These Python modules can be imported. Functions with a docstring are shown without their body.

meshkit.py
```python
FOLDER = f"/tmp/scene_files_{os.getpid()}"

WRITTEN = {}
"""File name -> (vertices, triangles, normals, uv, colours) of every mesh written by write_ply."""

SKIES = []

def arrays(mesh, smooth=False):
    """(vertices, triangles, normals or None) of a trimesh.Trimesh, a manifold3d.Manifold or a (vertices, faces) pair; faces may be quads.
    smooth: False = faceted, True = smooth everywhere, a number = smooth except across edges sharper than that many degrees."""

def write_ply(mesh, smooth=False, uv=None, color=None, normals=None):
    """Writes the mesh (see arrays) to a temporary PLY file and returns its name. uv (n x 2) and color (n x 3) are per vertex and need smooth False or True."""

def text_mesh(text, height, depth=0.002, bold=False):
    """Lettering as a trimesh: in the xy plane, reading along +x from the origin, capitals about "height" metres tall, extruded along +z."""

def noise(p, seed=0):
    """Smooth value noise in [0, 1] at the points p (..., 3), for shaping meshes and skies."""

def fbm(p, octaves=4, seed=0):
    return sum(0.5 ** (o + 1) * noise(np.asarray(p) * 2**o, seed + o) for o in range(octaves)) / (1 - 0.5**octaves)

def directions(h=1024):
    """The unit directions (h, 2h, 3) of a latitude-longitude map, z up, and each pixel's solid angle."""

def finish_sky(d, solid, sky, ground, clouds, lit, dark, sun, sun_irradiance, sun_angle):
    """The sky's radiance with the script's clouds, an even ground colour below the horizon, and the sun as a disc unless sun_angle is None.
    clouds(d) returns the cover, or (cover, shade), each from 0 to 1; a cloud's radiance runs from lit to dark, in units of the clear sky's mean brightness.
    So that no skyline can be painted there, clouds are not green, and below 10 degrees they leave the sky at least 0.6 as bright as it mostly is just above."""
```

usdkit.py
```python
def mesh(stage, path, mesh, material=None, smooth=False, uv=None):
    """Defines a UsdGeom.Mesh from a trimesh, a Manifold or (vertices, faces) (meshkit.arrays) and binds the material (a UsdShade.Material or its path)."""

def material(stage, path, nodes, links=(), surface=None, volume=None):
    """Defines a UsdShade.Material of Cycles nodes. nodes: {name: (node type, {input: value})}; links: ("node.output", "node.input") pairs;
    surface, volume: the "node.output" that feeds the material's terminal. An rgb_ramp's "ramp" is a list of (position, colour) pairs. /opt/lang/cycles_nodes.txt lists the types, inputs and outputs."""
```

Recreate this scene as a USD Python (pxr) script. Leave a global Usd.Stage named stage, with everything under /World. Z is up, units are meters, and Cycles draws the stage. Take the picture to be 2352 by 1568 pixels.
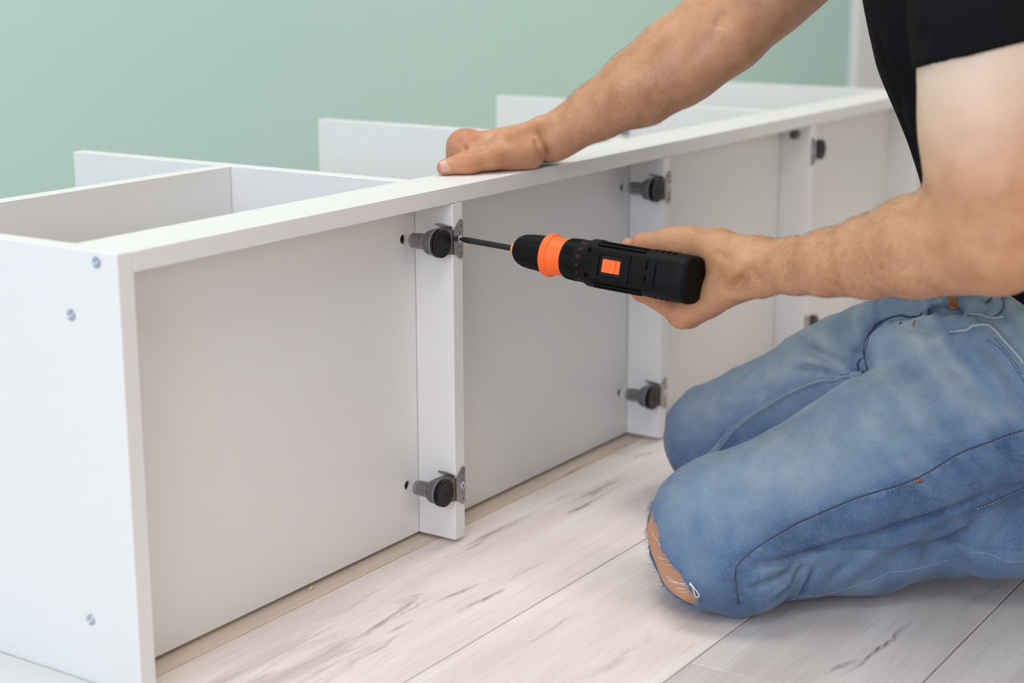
import math
import numpy as np
import trimesh
import manifold3d as m3
from scipy.spatial import cKDTree
from shapely.geometry import Polygon, Point, box as sbox
from pxr import Usd, UsdGeom, UsdLux, UsdShade, Gf, Sdf, Vt
import usdkit
import meshkit

stage = Usd.Stage.CreateInMemory()
UsdGeom.SetStageUpAxis(stage, UsdGeom.Tokens.z)
UsdGeom.SetStageMetersPerUnit(stage, 1.0)
UsdGeom.Xform.Define(stage, '/World')
UsdGeom.Scope.Define(stage, '/World/Looks')

# ------------------------------------------------------------------ camera
CAM = np.array([-0.9352, -1.0475, 0.6302])
YAW, PITCH, ROLL, FPX = 0.5829, -0.2312, -0.0021, 3846.4
EXPOSURE = -1.86


def camera():
    c = UsdGeom.Camera.Define(stage, '/World/camera')
    fw = np.array([math.cos(YAW) * math.cos(PITCH), math.sin(YAW) * math.cos(PITCH), math.sin(PITCH)])
    r = np.array([math.sin(YAW), -math.cos(YAW), 0.0])
    u = np.cross(r, fw)
    r2 = math.cos(ROLL) * r + math.sin(ROLL) * u
    u2 = -math.sin(ROLL) * r + math.cos(ROLL) * u
    m = Gf.Matrix4d(1.0)
    for i, v in enumerate((r2, u2, -fw)):
        for j in range(3):
            m[i, j] = float(v[j])
    for j in range(3):
        m[3, j] = float(CAM[j])
    UsdGeom.Xformable(c).AddTransformOp().Set(m)
    c.CreateHorizontalApertureAttr(36.0)
    c.CreateVerticalApertureAttr(36.0 * 1568 / 2352)
    c.CreateFocalLengthAttr(36.0 * FPX / 2352)
    c.CreateClippingRangeAttr(Gf.Vec2f(0.01, 100))
    c.CreateFStopAttr(4.2)
    c.CreateFocusDistanceAttr(1.69)
    c.CreateExposureAttr(EXPOSURE)


camera()


# ------------------------------------------------------------------ lights: daylight through the two windows, the ceiling lamp
def rect_light(name, center, target, w, h, color, intensity):
    L = UsdLux.RectLight.Define(stage, '/World/' + name)
    z = np.array(center, float) - np.array(target, float)
    z /= np.linalg.norm(z)
    up = np.array([0, 0, 1.0]) if abs(z[2]) < .9 else np.array([0, 1.0, 0])
    x = np.cross(up, z); x /= np.linalg.norm(x)
    y = np.cross(z, x)
    m = Gf.Matrix4d(1.0)
    for i, v in enumerate((x, y, z)):
        for j in range(3):
            m[i, j] = float(v[j])
    for j in range(3):
        m[3, j] = float(center[j])
    UsdGeom.Xformable(L).AddTransformOp().Set(m)
    L.CreateWidthAttr(w); L.CreateHeightAttr(h)
    L.CreateColorAttr(Gf.Vec3f(*color)); L.CreateIntensityAttr(intensity)
    return L


RX0, RX1, RY0, RY1, RZ = -2.8, 5.6, -3.4, 1.0, 2.6      # the room
WIN1 = (-2.1, 0.8, 0.55, 2.25)                          # window in the left wall: y0 y1 z0 z1
WIN2 = (-1.6, 0.6, 0.75, 2.25)                          # window in the front wall: x0 x1 z0 z1
rect_light('daylight_left', (RX0 - .02, (WIN1[0] + WIN1[1]) / 2, (WIN1[2] + WIN1[3]) / 2), (RX0 + 1, (WIN1[0] + WIN1[1]) / 2, (WIN1[2] + WIN1[3]) / 2), WIN1[1] - WIN1[0], WIN1[3] - WIN1[2], (.70, .79, 1.0), 19.5)
rect_light('daylight_front', ((WIN2[0] + WIN2[1]) / 2, RY0 - .02, (WIN2[2] + WIN2[3]) / 2), ((WIN2[0] + WIN2[1]) / 2, RY0 + 1, (WIN2[2] + WIN2[3]) / 2), WIN2[1] - WIN2[0], WIN2[3] - WIN2[2], (1.0, .84, .73), 7.2)
LAMPS = ((.5, .1, 30, (1.0, .95, .93)), (2.9, -.5, 36, (1.0, .965, .935)), (-1.2, -1.2, 22, (1.0, .965, .90)))      # x, y, intensity, colour
for lx, ly, li0, lc0 in LAMPS:
    rect_light('ceiling_lamp_light' if lx == .5 else ('ceiling_lamp_light_001' if lx > 1 else 'ceiling_lamp_light_002'), (lx, ly, RZ - .06), (lx, ly, 0), .9, .9, lc0, li0)
dome = UsdLux.DomeLight.Define(stage, '/World/sky')
dome.CreateColorAttr(Gf.Vec3f(.9, .95, 1.0)); dome.CreateIntensityAttr(.6)

# ------------------------------------------------------------------ scene helpers
used = {}


def numbered(parent, name):
    k = used.get((parent, name), 0)
    used[(parent, name)] = k + 1
    return f'{parent}/{name}' if k == 0 else f'{parent}/{name}_{k:03d}'


def path_of(p):
    return '/World' if p is None else (p if isinstance(p, str) else str(p.GetPath()))


def tag(prim, label=None, category=None, group=None, kind=None):
    for k, v in (('label', label), ('category', category), ('group', group), ('kind', kind)):
        if v:
            prim.SetCustomDataByKey(k, v)
    return prim


def thing(name, label, category, loc=None, **kw):
    x = UsdGeom.Xform.Define(stage, numbered('/World', name))
    if loc is not None:
        x.AddTranslateOp().Set(Gf.Vec3d(*map(float, loc)))
    return tag(x.GetPrim(), label, category, **kw)


def obj(name, mesh, mat, parent=None, smooth=False, label=None, category=None, group=None, kind=None, attrs=None):
    m = usdkit.mesh(stage, numbered(path_of(parent), name), mesh, LOOK[mat] if isinstance(mat, str) else mat, smooth=smooth)
    for k, v in (attrs or {}).items():
        v = np.asarray(v, np.float32)
        pv = UsdGeom.PrimvarsAPI(m)
        if v.ndim == 1:
            pv.CreatePrimvar(k, Sdf.ValueTypeNames.FloatArray, 'vertex').Set(Vt.FloatArray.FromNumpy(v))
        else:
            pv.CreatePrimvar(k, Sdf.ValueTypeNames.Float3Array, 'vertex').Set(Vt.Vec3fArray.FromNumpy(v))
    return tag(m.GetPrim(), label, category, group, kind)


def curves(name, strands, width, mat, parent, label=None, kind=None, tip=1.0):
    c = UsdGeom.BasisCurves.Define(stage, numbered(path_of(parent), name))
    c.CreateTypeAttr('linear')
    c.CreatePointsAttr(Vt.Vec3fArray.FromNumpy(np.concatenate(strands).astype(np.float32)))
    c.CreateCurveVertexCountsAttr(Vt.IntArray([len(s) for s in strands]))
    w = np.concatenate([np.linspace(width, width * tip, len(s)) for s in strands]).astype(np.float32)
    c.CreateWidthsAttr(Vt.FloatArray.FromNumpy(w)); c.SetWidthsInterpolation('vertex')
    UsdShade.MaterialBindingAPI.Apply(c.GetPrim()).Bind(LOOK[mat])
    return tag(c.GetPrim(), label, kind=kind)


def cat(*ms):
    return trimesh.util.concatenate([m for m in ms])


def bbox(x0, x1, y0, y1, z0, z1, bevel=0.0):
    """A box with chamfered edges."""
    if bevel <= 0:
        b = trimesh.creation.box((x1 - x0, y1 - y0, z1 - z0))
        b.apply_translation(((x0 + x1) / 2, (y0 + y1) / 2, (z0 + z1) / 2))
        return b
    e = bevel
    p = []
    for x, sx in ((x0, e), (x1, -e)):
        for y, sy in ((y0, e), (y1, -e)):
            for z, sz in ((z0, e), (z1, -e)):
                p += [(x, y + sy, z + sz), (x + sx, y, z + sz), (x + sx, y + sy, z)]
    return trimesh.convex.convex_hull(np.array(p))


def to_tri(man):
    m = man.to_mesh()
    return trimesh.Trimesh(m.vert_properties[:, :3], m.tri_verts, process=False)


def to_man(t):
    t = trimesh.Trimesh(t.vertices, t.faces, process=True)
    return m3.Manifold(m3.Mesh(np.asarray(t.vertices, np.float32), np.asarray(t.faces, np.uint32)))


def frame(o, z, x=None):
    """4x4 with its z along z and its x as near x as can be."""
    z = np.asarray(z, float); z = z / np.linalg.norm(z)
    if x is None:
        x = np.array([1.0, 0, 0]) if abs(z[0]) < .9 else np.array([0, 1.0, 0])
    x = np.asarray(x, float); x = x - z * (x @ z); x /= np.linalg.norm(x)
    T = np.eye(4); T[:3, 0], T[:3, 1], T[:3, 2], T[:3, 3] = x, np.cross(z, x), z, o
    return T


def put(mesh, T):
    mesh = mesh.copy(); mesh.apply_transform(T); return mesh


def lathe(prof, n=48, flute=None):
    """prof: (z, r) pairs; flute(z, phi) scales the radius."""
    prof = np.asarray(prof, float)
    ph = np.arange(n) * 2 * np.pi / n
    Z, PH = np.meshgrid(prof[:, 0], ph, indexing='ij')
    Rr = np.repeat(prof[:, 1][:, None], n, 1)
    if flute is not None:
        Rr = Rr * flute(Z, PH)
    v = np.stack([Rr * np.cos(PH), Rr * np.sin(PH), Z], -1)
    return loft(v)


def loft(rings, closed=True):
    """rings (m, n, 3) joined into a skin with capped ends."""
    rings = np.asarray(rings, float)
    m, n = rings.shape[:2]
    i, j = np.meshgrid(np.arange(m - 1), np.arange(n), indexing='ij')
    a = i * n + j; b = i * n + (j + 1) % n; c = b + n; d = a + n
    f = np.concatenate([np.stack([a, b, c], -1).reshape(-1, 3), np.stack([a, c, d], -1).reshape(-1, 3)])
    v = rings.reshape(-1, 3)
    if closed:
        c0, c1 = rings[0].mean(0), rings[-1].mean(0)
        v = np.vstack([v, c0, c1])
        k = np.arange(n); k2 = (k + 1) % n
        f = np.vstack([f, np.stack([np.full(n, m * n), k2, k], -1), np.stack([np.full(n, m * n + 1), (m - 1) * n + k, (m - 1) * n + k2], -1)])
    t = trimesh.Trimesh(v, f, process=False)
    if t.volume < 0:
        t.invert()
    return t


def tube(pts, r, n=8, sub=4, flat=1.0, normals=None):
    """A round tube along a smooth curve through pts."""
    pts = np.asarray(pts, float)
    r = np.broadcast_to(np.asarray(r, float), (len(pts),))
    if sub > 1 and len(pts) > 2:
        from scipy.interpolate import CubicSpline
        s = np.concatenate([[0], np.cumsum(np.linalg.norm(np.diff(pts, axis=0), axis=1))])
        q = np.linspace(0, s[-1], (len(pts) - 1) * sub + 1)
        r = np.interp(q, s, r)
        if normals is not None:
            normals = np.stack([np.interp(q, s, normals[:, k]) for k in range(3)], 1)
        pts = CubicSpline(s, pts)(q)
    t = np.gradient(pts, axis=0); t /= np.linalg.norm(t, axis=1, keepdims=True)
    if normals is None:
        a = np.cross(t[0], [0, 0, 1.0] if abs(t[0, 2]) < .9 else [1.0, 0, 0]); a /= np.linalg.norm(a)
        A = [a]
        for k in range(1, len(pts)):
            a = A[-1] - t[k] * (A[-1] @ t[k]); A.append(a / np.linalg.norm(a))
        A = np.array(A)
    else:
        A = normals - t * np.sum(normals * t, 1, keepdims=True); A /= np.linalg.norm(A, axis=1, keepdims=True)
    B = np.cross(t, A)
    an = np.arange(n) * 2 * np.pi / n
    return loft(pts[:, None] + r[:, None, None] * (flat * np.cos(an)[None, :, None] * A[:, None] + np.sin(an)[None, :, None] * B[:, None]))


# ------------------------------------------------------------------ materials
LOOK = {}


def look(name, nodes, links=(), surface='p.BSDF'):
    LOOK[name] = usdkit.material(stage, '/World/Looks/' + name, nodes, links, surface=surface)


def plain(name, color, rough=.5, bump=0.0, bscale=400, **kw):
    nodes = {'p': ('principled_bsdf', dict(base_color=color, roughness=rough, **kw))}
    links = []
    if bump:
        nodes['g'] = ('geometry', {}); nodes['n'] = ('noise_texture', dict(scale=bscale, detail=3.0))
        nodes['b'] = ('bump', dict(strength=bump, distance=.001))
        links = [('g.position', 'n.vector'), ('n.fac', 'b.height'), ('b.normal', 'p.normal')]
    look(name, nodes, links)


def srgb(r, g, b):
    c = np.array([r, g, b]) / 255.0
    return tuple(np.where(c <= .04045, c / 12.92, ((c + .055) / 1.055) ** 2.4))


plain('white_board', (.80, .788, .765), .42, bump=.06, bscale=900)
plain('board_edge', (.80, .785, .765), .5)
plain('wall_white', (.80, .80, .79), .7)
plain('ceiling_white', (.84, .83, .81), .8)
plain('door_white', (.88, .88, .87), .4)
plain('joint_brown', (.10, .07, .05), .9)
plain('foot_metal', (.33, .32, .305), .26, metallic=.95)
plain('foot_grey', (.115, .11, .105), .42)
plain('foot_light_grey', (.20, .21, .24), .4)
plain('foot_black', (.008, .0075, .0075), .38, specular_ior_level=.3)
plain('thread_metal', (.30, .30, .295), .30, metallic=.75)
plain('screw_steel', (.55, .60, .72), .28, metallic=1.0)
plain('recess_dark', (.03, .035, .05), .5)
plain('hole_dark', (.035, .025, .015), .6)
plain('tool_black', (.0055, .0055, .0058), .5, specular_ior_level=.11, bump=.12, bscale=1800)
plain('tool_rubber', (.0045, .0045, .0045), .62, specular_ior_level=.1, bump=.2, bscale=1500)
plain('slot_black', (.002, .002, .002), .8)
plain('tool_orange', (1.0, .15, .024), .45, specular_ior_level=.3)
plain('tool_print', (.12, .022, .008), .7)
plain('bit_steel', (.035, .037, .038), .38, metallic=.7)
plain('ring_amber', (.80, .33, .03), .4)
plain('battery_black', (.02, .02, .02), .5)
plain('seam_dark', (.035, .05, .085), .9)
plain('seam_pale', (.36, .41, .43), .9)
plain('seam_fray', (.20, .29, .38), .9)
plain('seam_mid', (.20, .27, .35), .9)
plain('thread_white', (.75, .74, .70), .9)
plain('copper', (.26, .11, .04), .4, metallic=.8)
plain('hair_brown', (.03, .018, .010), .55)
plain('arm_hair', (.085, .045, .022), .6)
plain('shoe_leather', (.05, .05, .055), .5)
plain('sole_rubber', (.6, .6, .58), .6)
plain('chip_wood', (.75, .66, .5), .7)
plain('window_frame', (.8, .8, .8), .4)
plain('lamp_shade', (.85, .85, .83), .5)
look('lamp_glow', {'e': ('emission', dict(color=(1, .93, .83), strength=3.0))}, surface='e.emission')
look('pane_glass', {'t': ('transparent_bsdf', dict(color=(1, 1, 1))), 'g': ('glossy_bsdf', dict(color=(1, 1, 1), roughness=0.0)), 'f': ('fresnel', dict(IOR=1.45)), 'm': ('mix_closure', {})},
     [('f.fac', 'm.fac'), ('t.BSDF', 'm.closure1'), ('g.BSDF', 'm.closure2')], surface='m.closure')
look('wall_mint', {'g': ('geometry', {}), 'n': ('noise_texture', dict(scale=1.3, detail=3.0)), 'n2': ('noise_texture', dict(scale=700.0, detail=2.0)),
                   'r': ('rgb_ramp', dict(ramp=[(.3, (.525, .745, .67)), (.7, (.555, .755, .685))])), 'b': ('bump', dict(strength=.1, distance=.001)), 'p': ('principled_bsdf', dict(roughness=.6))},
     [('g.position', 'n.vector'), ('g.position', 'n2.vector'), ('n.fac', 'r.fac'), ('r.color', 'p.base_color'), ('n2.fac', 'b.height'), ('b.normal', 'p.normal')])


# dark shakes and knots in the boards: x, y, half length, half width, angle in degrees, strength
SHAKES = ((.350, -.165, .058, .0055, -5, .85), (.354, -.133, .046, .0045, -5, .8), (.252, -.136, .024, .005, -4, .6), (.205, -.150, .05, .004, 2, .5), (.44, -.158, .05, .003, 1, .4), (.455, -.538, .100, .0048, -2.4, 1.0), (.395, -.525, .035, .006, -14, .7), (.866, -.062, .034, .005, -10, .7), (.30, -.118, .06, .0025, 1, .45), (.47, -.335, .05, .003, 2, .4), (.33, -.260, .07, .003, 0, .45), (.66, -.21, .05, .003, 5, .4))


def plank_look(name, light, dark, crack, amount):
    extra, shakes_links, prev = {}, [], 'c4.color'
    for k, (x, y, a, b, ang, st) in enumerate(SHAKES):
        extra[f'sm{k}'] = ('mapping', dict(mapping_type='texture', location=(x, y, 0), rotation=(0, 0, math.radians(ang)), scale=(a, b, 1.0)))
        extra[f'sg{k}'] = ('gradient_texture', dict(gradient_type='spherical'))
        extra[f'sa{k}'] = ('math', dict(math_type='multiply_add', value2=1.25, value3=-.18))
        extra[f'sn{k}'] = ('math', dict(math_type='multiply', use_clamp=True))
        extra[f'ss{k}'] = ('math', dict(math_type='multiply', value2=st * 1.25, use_clamp=True))
        extra[f'sc{k}'] = ('mix', dict(color2=crack))
        shakes_links += [('wadd.color', f'sm{k}.vector'), (f'sm{k}.vector', f'sg{k}.vector'), (f'sg{k}.fac', f'sa{k}.value1'), (f'sa{k}.value', f'sn{k}.value1'), ('shn.result', f'sn{k}.value2'), (f'sn{k}.value', f'ss{k}.value1'), (f'ss{k}.value', f'sc{k}.fac'), (prev, f'sc{k}.color1')]
        prev = f'sc{k}.color'
    extra['wn'] = ('noise_texture', dict(scale=28.0, detail=3.0))
    extra['wsub'] = ('mix', dict(mix_type='subtract', fac=1.0, color2=(.5, .5, .5)))
    extra['wmul'] = ('mix', dict(mix_type='multiply', fac=1.0, color2=(.004, .016, 0)))
    extra['wadd'] = ('mix', dict(mix_type='add', fac=1.0))
    extra['shm'] = ('mapping', dict(scale=(60.0, 420.0, 1.0)))
    extra['shx'] = ('noise_texture', dict(scale=1.0, detail=5.0, roughness=.7))
    extra['shn'] = ('map_range', dict(from_min=.36, from_max=.60, clamp=True))
    shakes_links += [('g.position', 'wn.vector'), ('wn.color', 'wsub.color1'), ('wsub.color', 'wmul.color1'), ('wmul.color', 'wadd.color2'), ('g.position', 'wadd.color1'), ('g.position', 'shm.vector'), ('shm.vector', 'shx.vector'), ('shx.fac', 'shn.value'), (prev, 'p.base_color')]
    look(name, {**extra,
        'g': ('geometry', {}), 'o': ('object_info', {}),
        'k': ('math', dict(math_type='multiply', value2=37.0)), 'cx': ('combine_xyz', {}),
        'add': ('mix', dict(mix_type='add', fac=1.0)),
        'm1': ('mapping', dict(scale=(2.2, 55.0, 1.0))), 'n1': ('noise_texture', dict(scale=1.0, detail=7.0, roughness=.62, distortion=.35)),
        'm2': ('mapping', dict(scale=(1.3, 9.0, 1.0))), 'n2': ('noise_texture', dict(scale=1.0, detail=4.0, distortion=1.4)),
        'm3': ('mapping', dict(scale=(3.4, 26.0, 1.0))), 'n3': ('noise_texture', dict(scale=1.0, detail=8.0, roughness=.68, distortion=.9)),
        'm4': ('mapping', dict(scale=(1.9, 8.5, 1.0), location=(3.1, 1.7, 0))), 'n4': ('noise_texture', dict(scale=1.0, detail=2.0, distortion=.6)),
        'm5': ('mapping', dict(scale=(14.0, 520.0, 1.0))), 'n5': ('noise_texture', dict(scale=1.0, detail=3.0)),
        'r1': ('map_range', dict(from_min=.34, from_max=.68, clamp=True)), 'r2': ('map_range', dict(from_min=.36, from_max=.66, clamp=True)),
        'r3': ('map_range', dict(from_min=.535, from_max=.635, clamp=True)), 'r4': ('map_range', dict(from_min=.545, from_max=.68, clamp=True)),
        'r5': ('map_range', dict(from_min=.5, from_max=.72, clamp=True, to_max=.16)),
        'c1': ('mix', dict(color1=light, color2=dark)), 'h1': ('math', dict(math_type='multiply', value2=.5)), 'h2': ('math', dict(math_type='multiply', value2=.55)),
        'c2': ('mix', dict(color2=dark)), 'q': ('math', dict(math_type='multiply')), 'qq': ('math', dict(math_type='multiply', value2=amount)),
        'c3': ('mix', dict(color2=crack)), 'c4': ('mix', dict(color2=crack)),
        'b': ('bump', dict(strength=.12, distance=.0006, invert=True)), 'p': ('principled_bsdf', dict(roughness=.42, specular_ior_level=.4)),
    }, [('o.random', 'k.value1'), ('k.value', 'cx.x'), ('k.value', 'cx.y'), ('g.position', 'add.color1'), ('cx.vector', 'add.color2')]
        + [(f'add.color', f'm{i}.vector') for i in range(1, 6)] + [(f'm{i}.vector', f'n{i}.vector') for i in range(1, 6)] + [(f'n{i}.fac', f'r{i}.value') for i in range(1, 6)]
        + [('r1.result', 'h1.value1'), ('h1.value', 'c1.fac'), ('r2.result', 'h2.value1'), ('c1.color', 'c2.color1'), ('h2.value', 'c2.fac'),
           ('r3.result', 'q.value1'), ('r4.result', 'q.value2'), ('q.value', 'qq.value1'), ('qq.value', 'c3.fac'), ('c2.color', 'c3.color1'),
           ('c3.color', 'c4.color1'), ('r5.result', 'c4.fac'), ('n1.fac', 'b.height'), ('b.normal', 'p.normal')] + shakes_links)


plank_look('plank_pale', srgb(245, 235, 229), srgb(222, 207, 199), srgb(128, 108, 101), .8)
plank_look('plank_grey', srgb(219, 212, 208), srgb(186, 177, 172), srgb(104, 90, 88), .8)
plank_look('plank_tan', srgb(230, 214, 198), srgb(190, 170, 150), srgb(110, 92, 78), .7)

# skin: mottled, redder where the red attribute says so
look('skin', {
    'g': ('geometry', {}), 'n1': ('noise_texture', dict(scale=38.0, detail=4.0, roughness=.6)), 'n2': ('noise_texture', dict(scale=420.0, detail=3.0)), 'v': ('voronoi_texture', dict(scale=900.0)),
    'r1': ('rgb_ramp', dict(ramp=[(.30, (.455, .215, .108)), (.5, (.535, .272, .143)), (.7, (.585, .315, .175))])),
    'a': ('attribute', dict(attribute='red')), 'af': ('math', dict(math_type='multiply', value2=.75)), 'c': ('mix', dict(color2=(.56, .165, .10))),
    'a2': ('attribute', dict(attribute='pale')), 'c2': ('mix', dict(color2=(.74, .54, .41))),
    'b': ('bump', dict(strength=.38, distance=.0008)), 'p': ('principled_bsdf', dict(roughness=.47, specular_ior_level=.4, subsurface_weight=.14, subsurface_scale=.006, subsurface_radius=(1.0, .35, .18))),
}, [('g.position', 'n1.vector'), ('g.position', 'n2.vector'), ('n1.fac', 'r1.fac'), ('r1.color', 'c.color1'), ('a.fac', 'af.value1'), ('af.value', 'c.fac'), ('c.color', 'c2.color1'), ('a2.fac', 'c2.fac'),
    ('c2.color', 'p.base_color'), ('c2.color', 'p.subsurface_radius') if 0 else ('n2.fac', 'b.height'), ('b.normal', 'p.normal')])
plain('nail', (.62, .35, .265), .3)
# denim: twill lines across the cloth, worn pale where the wear attribute says so
look('denim', {
    'g': ('geometry', {}), 't': ('attribute', dict(attribute='twill')), 'w': ('attribute', dict(attribute='wear')),
    'n0': ('noise_texture', dict(scale=800.0, detail=4.0, roughness=.7)), 'n1': ('noise_texture', dict(scale=28.0, detail=5.0, roughness=.6)),
    'ns': ('math', dict(math_type='multiply_add', value2=4.6)), 'tf': ('math', dict(math_type='multiply', value2=3200.0)), 'ta': ('math', dict(math_type='add')), 's': ('math', dict(math_type='sine')),
    'sr': ('map_range', dict(from_min=-1.0, from_max=1.0, to_min=0.0, to_max=1.0)),
    'wn': ('math', dict(math_type='multiply_add', value2=.75, value3=-.37)), 'wa': ('math', dict(math_type='add', use_clamp=True)),
    'r': ('rgb_ramp', dict(ramp=[(0.0, (.042, .088, .185)), (.3, (.098, .170, .290)), (.65, (.200, .278, .355)), (1.0, (.345, .400, .425))])),
    'd': ('mix', dict(mix_type='multiply', color2=(.50, .56, .66))), 'df': ('math', dict(math_type='multiply', value2=.42)),
    'w2': ('mix', dict(mix_type='mix', color2=(.34, .40, .46))), 'nr': ('map_range', dict(from_min=.50, from_max=.72, to_max=.45, clamp=True)),
    'b': ('bump', dict(strength=.35, distance=.0006)), 'p': ('principled_bsdf', dict(roughness=.85, specular_ior_level=.25, sheen_weight=.12, sheen_roughness=.5)),
}, [('g.position', 'n0.vector'), ('g.position', 'n1.vector'), ('t.fac', 'tf.value1'), ('tf.value', 'ta.value1'), ('n0.fac', 'ns.value1'), ('ns.value', 'ta.value2'), ('ta.value', 's.value1'), ('s.value', 'sr.value'),
    ('n1.fac', 'wn.value1'), ('wn.value', 'wa.value1'), ('w.fac', 'wa.value2'), ('wa.value', 'r.fac'), ('r.color', 'd.color1'), ('sr.result', 'df.value1'), ('df.value', 'd.fac'),
    ('n0.fac', 'nr.value'), ('d.color', 'w2.color1'), ('nr.result', 'w2.fac'), ('w2.color', 'p.base_color'), ('sr.result', 'b.height'), ('b.normal', 'p.normal')])
look('shirt_black', {
    'g': ('geometry', {}), 'n': ('noise_texture', dict(scale=1400.0, detail=3.0)), 'b': ('bump', dict(strength=.25, distance=.0005)),
    'p': ('principled_bsdf', dict(base_color=(.0075, .0075, .0085), roughness=.9, specular_ior_level=.08, sheen_weight=.0)),
}, [('g.position', 'n.vector'), ('n.fac', 'b.height'), ('b.normal', 'p.normal')])
# ------------------------------------------------------------------ the room
def struct(name, mesh, mat, parent=None, **kw):
    return obj(name, mesh, mat, parent, kind=None if parent else 'structure', **kw)


def room_thing(name, label, category):
    x = UsdGeom.Xform.Define(stage, numbered('/World', name))
    return tag(x.GetPrim(), label, category, kind='structure')


fl = room_thing('floor', 'pale whitewashed oak laminate floor of long planks', 'floor')
obj('underlay', bbox(RX0, RX1, RY0, RY1, -.02, -.0085), 'joint_brown', fl)
rng = np.random.default_rng(5)
PW, PL = .1913, 1.285
first = {0: .348, -1: -.31, -2: -.62, -3: .329, -4: -.2, 1: -.2, -5: -.15}
row = 0
for k in range(-18, 6):
    y0 = -.0232 + PW * k
    y1 = y0 + PW
    if y1 < RY0 + .002 or y0 > RY1 - .002:
        continue
    x = first.get(k, rng.uniform(-1, .3))
    while x > RX0:
        x -= PL
    while x < RX1:
        a, b = max(x, RX0) + .0006, min(x + PL, RX1) - .0006
        if b - a > .02:
            m = {0: 'plank_tan', -1: 'plank_pale', -2: 'plank_pale', -3: 'plank_grey', -4: 'plank_grey'}.get(k, ('plank_pale', 'plank_grey')[rng.integers(2)])
            obj('plank', bbox(a, b, max(y0, RY0) + .0007, min(y1, RY1) - .0007, -.008, 0, .0007), m, fl)
        x += PL

tag(struct('wall_back', bbox(RX0, RX1, RY1, RY1 + .12, 0, RZ), 'wall_mint'), 'mint green painted wall behind the furniture', 'wall')
tag(struct('wall_right', bbox(RX1, RX1 + .12, RY0, RY1 + .12, 0, RZ), 'wall_white'), 'white wall at the far end of the room', 'wall')
tag(struct('ceiling', bbox(RX0 - .12, RX1 + .12, RY0 - .12, RY1 + .12, RZ, RZ + .1), 'ceiling_white'), 'white ceiling', 'ceiling')


def holed(a0, a1, b0, b1, c0, c1, d0, d1, make):
    return cat(make(a0, b0, c0, c1), make(b1, a1, c0, c1), make(b0, b1, c0, d0), make(b0, b1, d1, c1))


tag(struct('wall_left', holed(RY0 - .12, RY1 + .12, WIN1[0], WIN1[1], 0, RZ, WIN1[2], WIN1[3], lambda a, b, c, d: bbox(RX0 - .12, RX0, a, b, c, d)), 'wall_white'), 'white wall with the big window', 'wall')
tag(struct('wall_front', holed(RX0, RX1, WIN2[0], WIN2[1], 0, RZ, WIN2[2], WIN2[3], lambda a, b, c, d: bbox(a, b, RY0 - .12, RY0, c, d)), 'wall_white'), 'white wall opposite the mint wall', 'wall')


def window(n, w, make, label):
    t = room_thing(f'window_{n}', label, 'window')
    a, b, c, d = w
    mid = (a + b) / 2
    obj('window_frame', cat(make(a, a + .05, c, d, .06), make(b - .05, b, c, d, .06), make(a, b, c, c + .05, .06), make(a, b, d - .05, d, .06), make(mid - .025, mid + .025, c, d, .06)), 'window_frame', t)
    obj('window_pane', make(a + .05, mid - .025, c + .05, d - .05, .006), 'pane_glass', t)
    obj('window_pane', make(mid + .025, b - .05, c + .05, d - .05, .006), 'pane_glass', t)


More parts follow.
